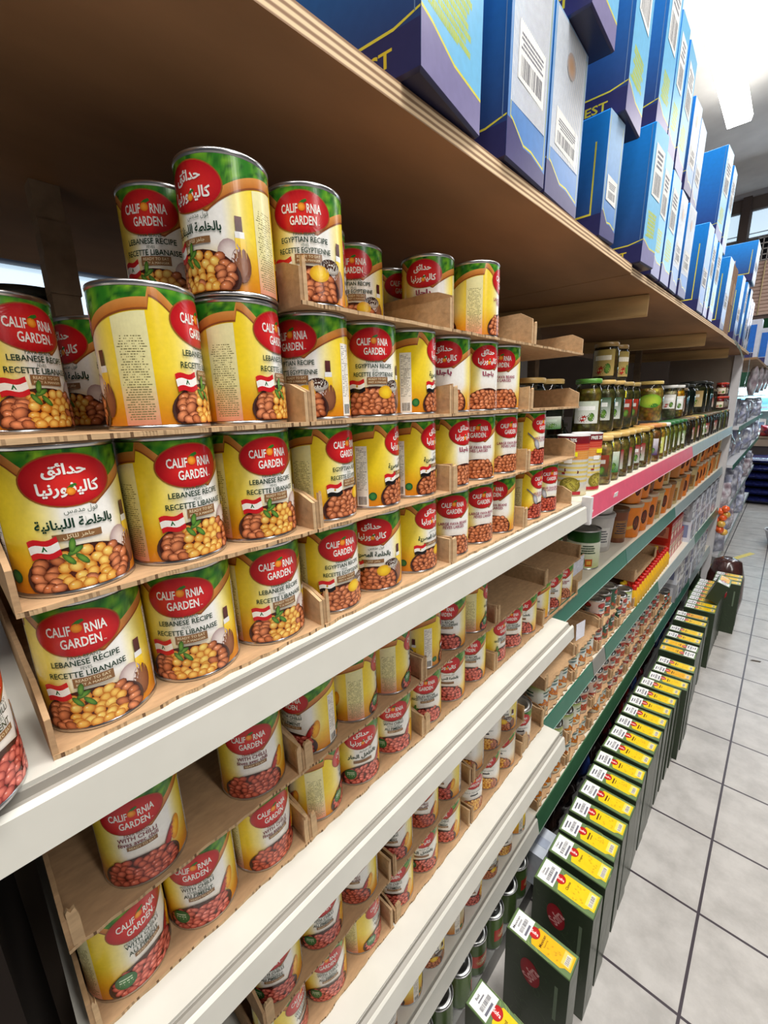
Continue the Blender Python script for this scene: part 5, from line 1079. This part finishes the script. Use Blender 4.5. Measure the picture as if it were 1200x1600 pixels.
for k in range(9): m.lathe([(0.0003, -0.028), (0.02, -0.02), (0.028, 0), (0.02, 0.02), (0.0003, 0.028)], 10, rgb(236, 96, 40) if k % 3 else rgb(246, 196, 90), c=(R.uniform(-.02, .02), R.uniform(-.03, .03), 0.03 + 0.024 * k))
o = m.build('orange_sweet_bag', M_FILM); o.location = (-0.283, 4.08, 0.44); tag(o, 'bag of orange sweets hanging on the end post', 'bag')

# ---------------------------------------------------------------- shelving beyond, with silvery bags
for k, z in enumerate((0.25, 0.62, 0.98, 1.27)):
    m = MB(); m.box((-0.50, 5.75, z - 0.01), (0.44, 3.1, 0.02), rgb(206, 206, 210)); m.box((-0.279, 5.75, z - 0.016), (0.004, 3.1, 0.04), (SILV, SILV, GREEN_S, GREEN_S)[k]); o = m.build('bag_shelf', M_WHITE); tag(o, 'shelf of silvery bags beyond the end panel, %s from the floor' % ORD[k], 'shelf')
    for i in range(14):
        o = BG[(i + k) % 3].put((-0.36 + R.uniform(-.02, .04), 4.28 + 0.205 * i, z + 0.003), R.uniform(-0.5, 0.5) - 0.5, ry=0.0, scale=(1, 0.95, R.uniform(0.9, 1.1) * (0.8 if k == 3 else 1))); tag(o, 'silvery snack bag, %s along on the %s shelf beyond the end panel' % (ORD[i], ORD[k]), 'bag', 'silvery bags beyond the end panel')
m = MB(); m.box((-0.735, 5.75, 0.85), (0.03, 3.1, 1.7), rgb(150, 140, 132)); tag(m.build('shelf_back_panel', M_MATTE), 'back panel of the shelving with silvery bags', 'panel')
for i in range(4):
    o = BG[1].put((-0.27, 4.6 + 0.62 * i, 1.50 + 0.02 * i), 0.3, scale=(0.8, 0.8, 1.1)); tag(o, 'white bag on the top tier beyond the end panel, %s along' % ORD[i], 'bag', 'white bags on the top tier')
m = MB(); m.box((-0.50, 5.75, 1.497), (0.44, 3.1, 0.012), rgb(206, 206, 210)); tag(m.build('bag_shelf', M_WHITE), 'top tier board beyond the end panel', 'shelf')
for i in range(2):
    m = MB(); m.box((0, 0, 0.17), (0.22, 0.14, 0.34), rgb(206, 214, 232)); m.box((0.0, -0.0705, 0.19), (0.16, 0.001, 0.22), rgb(26, 110, 214)); m.box((0.1105, 0, 0.19), (0.001, 0.11, 0.22), rgb(216, 222, 240)); m.box((0.0, -0.0706, 0.05), (0.16, 0.001, 0.05), rgb(50, 50, 110)); o = m.build('wrapped_carton', M_PLAST); o.location = (-0.40 + 0.05 * i, 5.0 + 0.7 * i, 1.85); o.location.z = 1.775
    tag(o, ('blue carton in white film, high beyond the plywood end', 'second film-wrapped carton, farther off beyond the plywood end')[i], 'carton')
m = MB(); m.box((-0.45, 5.4, 1.766), (0.4, 2.2, 0.016), rgb(150, 120, 90)); tag(m.build('plywood_board', M_WOOD), 'board carrying the film-wrapped cartons beyond the plywood end', 'shelf board')
for i, y in enumerate((4.35, 6.45)):
    m = MB(); m.box((-0.62, y, 0.88), (0.04, 0.04, 1.76), rgb(190, 186, 186)); tag(m.build('shelf_upright', M_WHITE), ('upright at the near end of the bag shelving', 'upright at the far end of the bag shelving')[i], 'upright')

# ---------------------------------------------------------------- far end of the aisle
def sack_bm():
    b = MB(); n = 14; vs = []
    for s in (1, -1):
        for i in range(n + 1):
            for j in range(n + 1):
                u, v = i / n, j / n; q = (math.sin(math.pi * u) * math.sin(math.pi * v)) ** 0.35; vs.append(((u - 0.5) * 0.72, (v - 0.5) * 0.5, s * 0.050 * q * (1 + 0.10 * noise.noise(Vector((u * 4, v * 4, s))))))
    m = (n + 1) ** 2; fs = []
    for s in range(2):
        for i in range(n):
            for j in range(n):
                a = s * m + i * (n + 1) + j; f = (a, a + n + 1, a + n + 2, a + 1); fs.append(f if s == 0 else f[::-1])
    b.add(vs, fs, rgb(34, 40, 96), 0, True); return proto(b.build('blue_sack', M_FILM))
SK = sack_bm(); W6 = ['lowest', 'second up', 'third up', 'fourth up', 'fifth up', 'topmost']
for c, x in enumerate((-0.20, 0.60)):
    for i in range(6):
        o = SK.put((x + R.uniform(-.02, .02), 8.06 + R.uniform(-.015, .015), 0.057 + 0.112 * i), R.uniform(-.06, .06)); tag(o, 'dark blue sack, %s in the %s pile at the aisle end' % (W6[i], ('shelf-side', 'outer')[c]), 'sack', 'dark blue sacks at the aisle end')
m = MB(); m.box((0.5, 8.62, 0.44), (2.6, 0.5, 0.88), rgb(84, 76, 76)); m.box((0.5, 8.36, 0.82), (2.6, 0.02, 0.10), rgb(176, 156, 136)); m.box((0.5, 8.61, 0.895), (2.7, 0.54, 0.03), rgb(150, 130, 110)); tag(m.build('counter', M_MATTE), 'dark counter with pale edge across the end of the aisle', 'counter')
cab = empty('display_cabinet', (0.35, 8.7, 0.91)); tag(cab, 'brightly lit display cabinet on the counter at the aisle end', 'cabinet')
m = MB(); m.box((0, 0.1, 0.36), (2.2, 0.02, 0.70), rgb(206, 236, 240)); m.box((0, -0.06, 0.01), (2.2, 0.32, 0.02), rgb(210, 226, 230)); m.box((0, -0.06, 0.71), (2.2, 0.32, 0.02), rgb(226, 236, 240)); m.box((0, -0.02, 0.36), (2.2, 0.22, 0.012), rgb(226, 240, 244)); m.build('cabinet_body', M_PLAST, cab)
m = MB(); m.box((0, -0.19, 0.685), (2.1, 0.02, 0.03), (1, 1, 1)); m.build('light_strip', emat('cabinet_light_glow', (0.8, 0.97, 1.0), 14.0), cab)
area('cabinet_light', (0.35, 8.5, 1.56), 2.1, 0.05, 14, (0.8, 0.97, 1.0), (0, 0.6, -1))
for i in range(26):
    lv = i % 2; c = [rgb(240, 240, 240), rgb(120, 190, 206), rgb(236, 206, 190), rgb(200, 220, 240)][i % 4]; m = MB(); m.box((0, 0, 0.11), (0.11, 0.08, 0.22), c); m.box((0, -0.041, 0.13), (0.08, 0.001, 0.09), mixc(c, rgb(60, 90, 140), 0.6)); m.box((0, -0.041, 0.04), (0.09, 0.001, 0.03), mixc(c, rgb(150, 80, 90), 0.5))
    o = m.build('chilled_pack', M_PRINT); o.location = (-0.62 + 0.145 * (i // 2), 8.66, 0.931 + 0.352 * lv - (0.005 if lv else 0)); tag(o, 'chilled pack in the lit cabinet, %s along, %s level' % (ORD[i // 2], ('lower', 'upper')[lv]), 'pack', 'packs in the lit cabinet')
for i, (x, c, c2, w_) in enumerate(((-0.48, rgb(236, 232, 220), rgb(206, 190, 170), 'white'), (-0.20, rgb(176, 30, 50), rgb(90, 24, 40), 'red'), (0.08, rgb(40, 36, 60), rgb(20, 20, 30), 'dark'))):
    o = pouch(0.24, 0.16, 0.16, c, c2, 20 + i, 'goods_bag')  .put((x, 8.41, 0.911), math.pi / 2); tag(o, '%s bag lying on the counter before the lit cabinet' % w_, 'bag')
m = MB()
for dx in (0.0,): m.box((0.0, 0.0, 0.0005), (0.045, 0.75, 0.001), rgb(236, 220, 120))
o = m.build('floor_tape', M_PAPER); o.location = (-0.235, 4.95, 0.0005); o.rotation_euler = (0, 0, math.radians(-22)); tag(o, 'yellow tape stuck across the floor tiles beyond the spice cartons', 'tape')
# clear crate at the aisle's other side
cr_ = empty('shopping_crate', (0.10, 5.75, 0.0)); tag(cr_, 'clear plastic crate with dark goods, cut by the frame edge far down the aisle', 'crate')
m = MB(); m.lathe([(0.0003, 0.001), (0.10, 0.0), (0.14, 0.14), (0.145, 0.145)], 20, rgb(196, 200, 214)); m.build('crate_body', M_PLAST, cr_)
m = MB(); m.lathe([(0.146, 0.142), (0.152, 0.15), (0.146, 0.158), (0.138, 0.15)], 20, rgb(226, 228, 232)); m.build('crate_rim', M_PLAST, cr_)
m = MB(); m.lathe([(0.0003, 0.145), (0.12, 0.145), (0.11, 0.26), (0.05, 0.30), (0.0003, 0.30)], 16, rgb(30, 34, 56)); o = m.build('dark_bag', M_FILM); o.location = (0.10, 5.75, 0.0); tag(o, 'dark bag lying in the clear plastic crate', 'bag')
m = MB(); m.add([(0, 0, 0.0012), (0.045, 0.012, 0.0012), (0.05, 0.02, 0.006), (0.01, 0.014, 0.004)], [(0, 1, 2, 3)], rgb(70, 60, 50)); m.add([(0, 0, 0.0006), (0.045, 0.012, 0.0006), (0.05, 0.02, 0.0054), (0.01, 0.014, 0.0034)], [(3, 2, 1, 0)], rgb(70, 60, 50)); o = m.build('dead_leaf', M_PAPER); o.location = (0.02, 3.02, 0.0); tag(o, 'small dark scrap lying on the floor tiles', 'scrap')

# drop prototypes that were never placed
for p_ in ALLP:
    if not p_.used:
        for c_ in KIDS.get(p_.root, []): bpy.data.objects.remove(c_)
        bpy.data.objects.remove(p_.root)
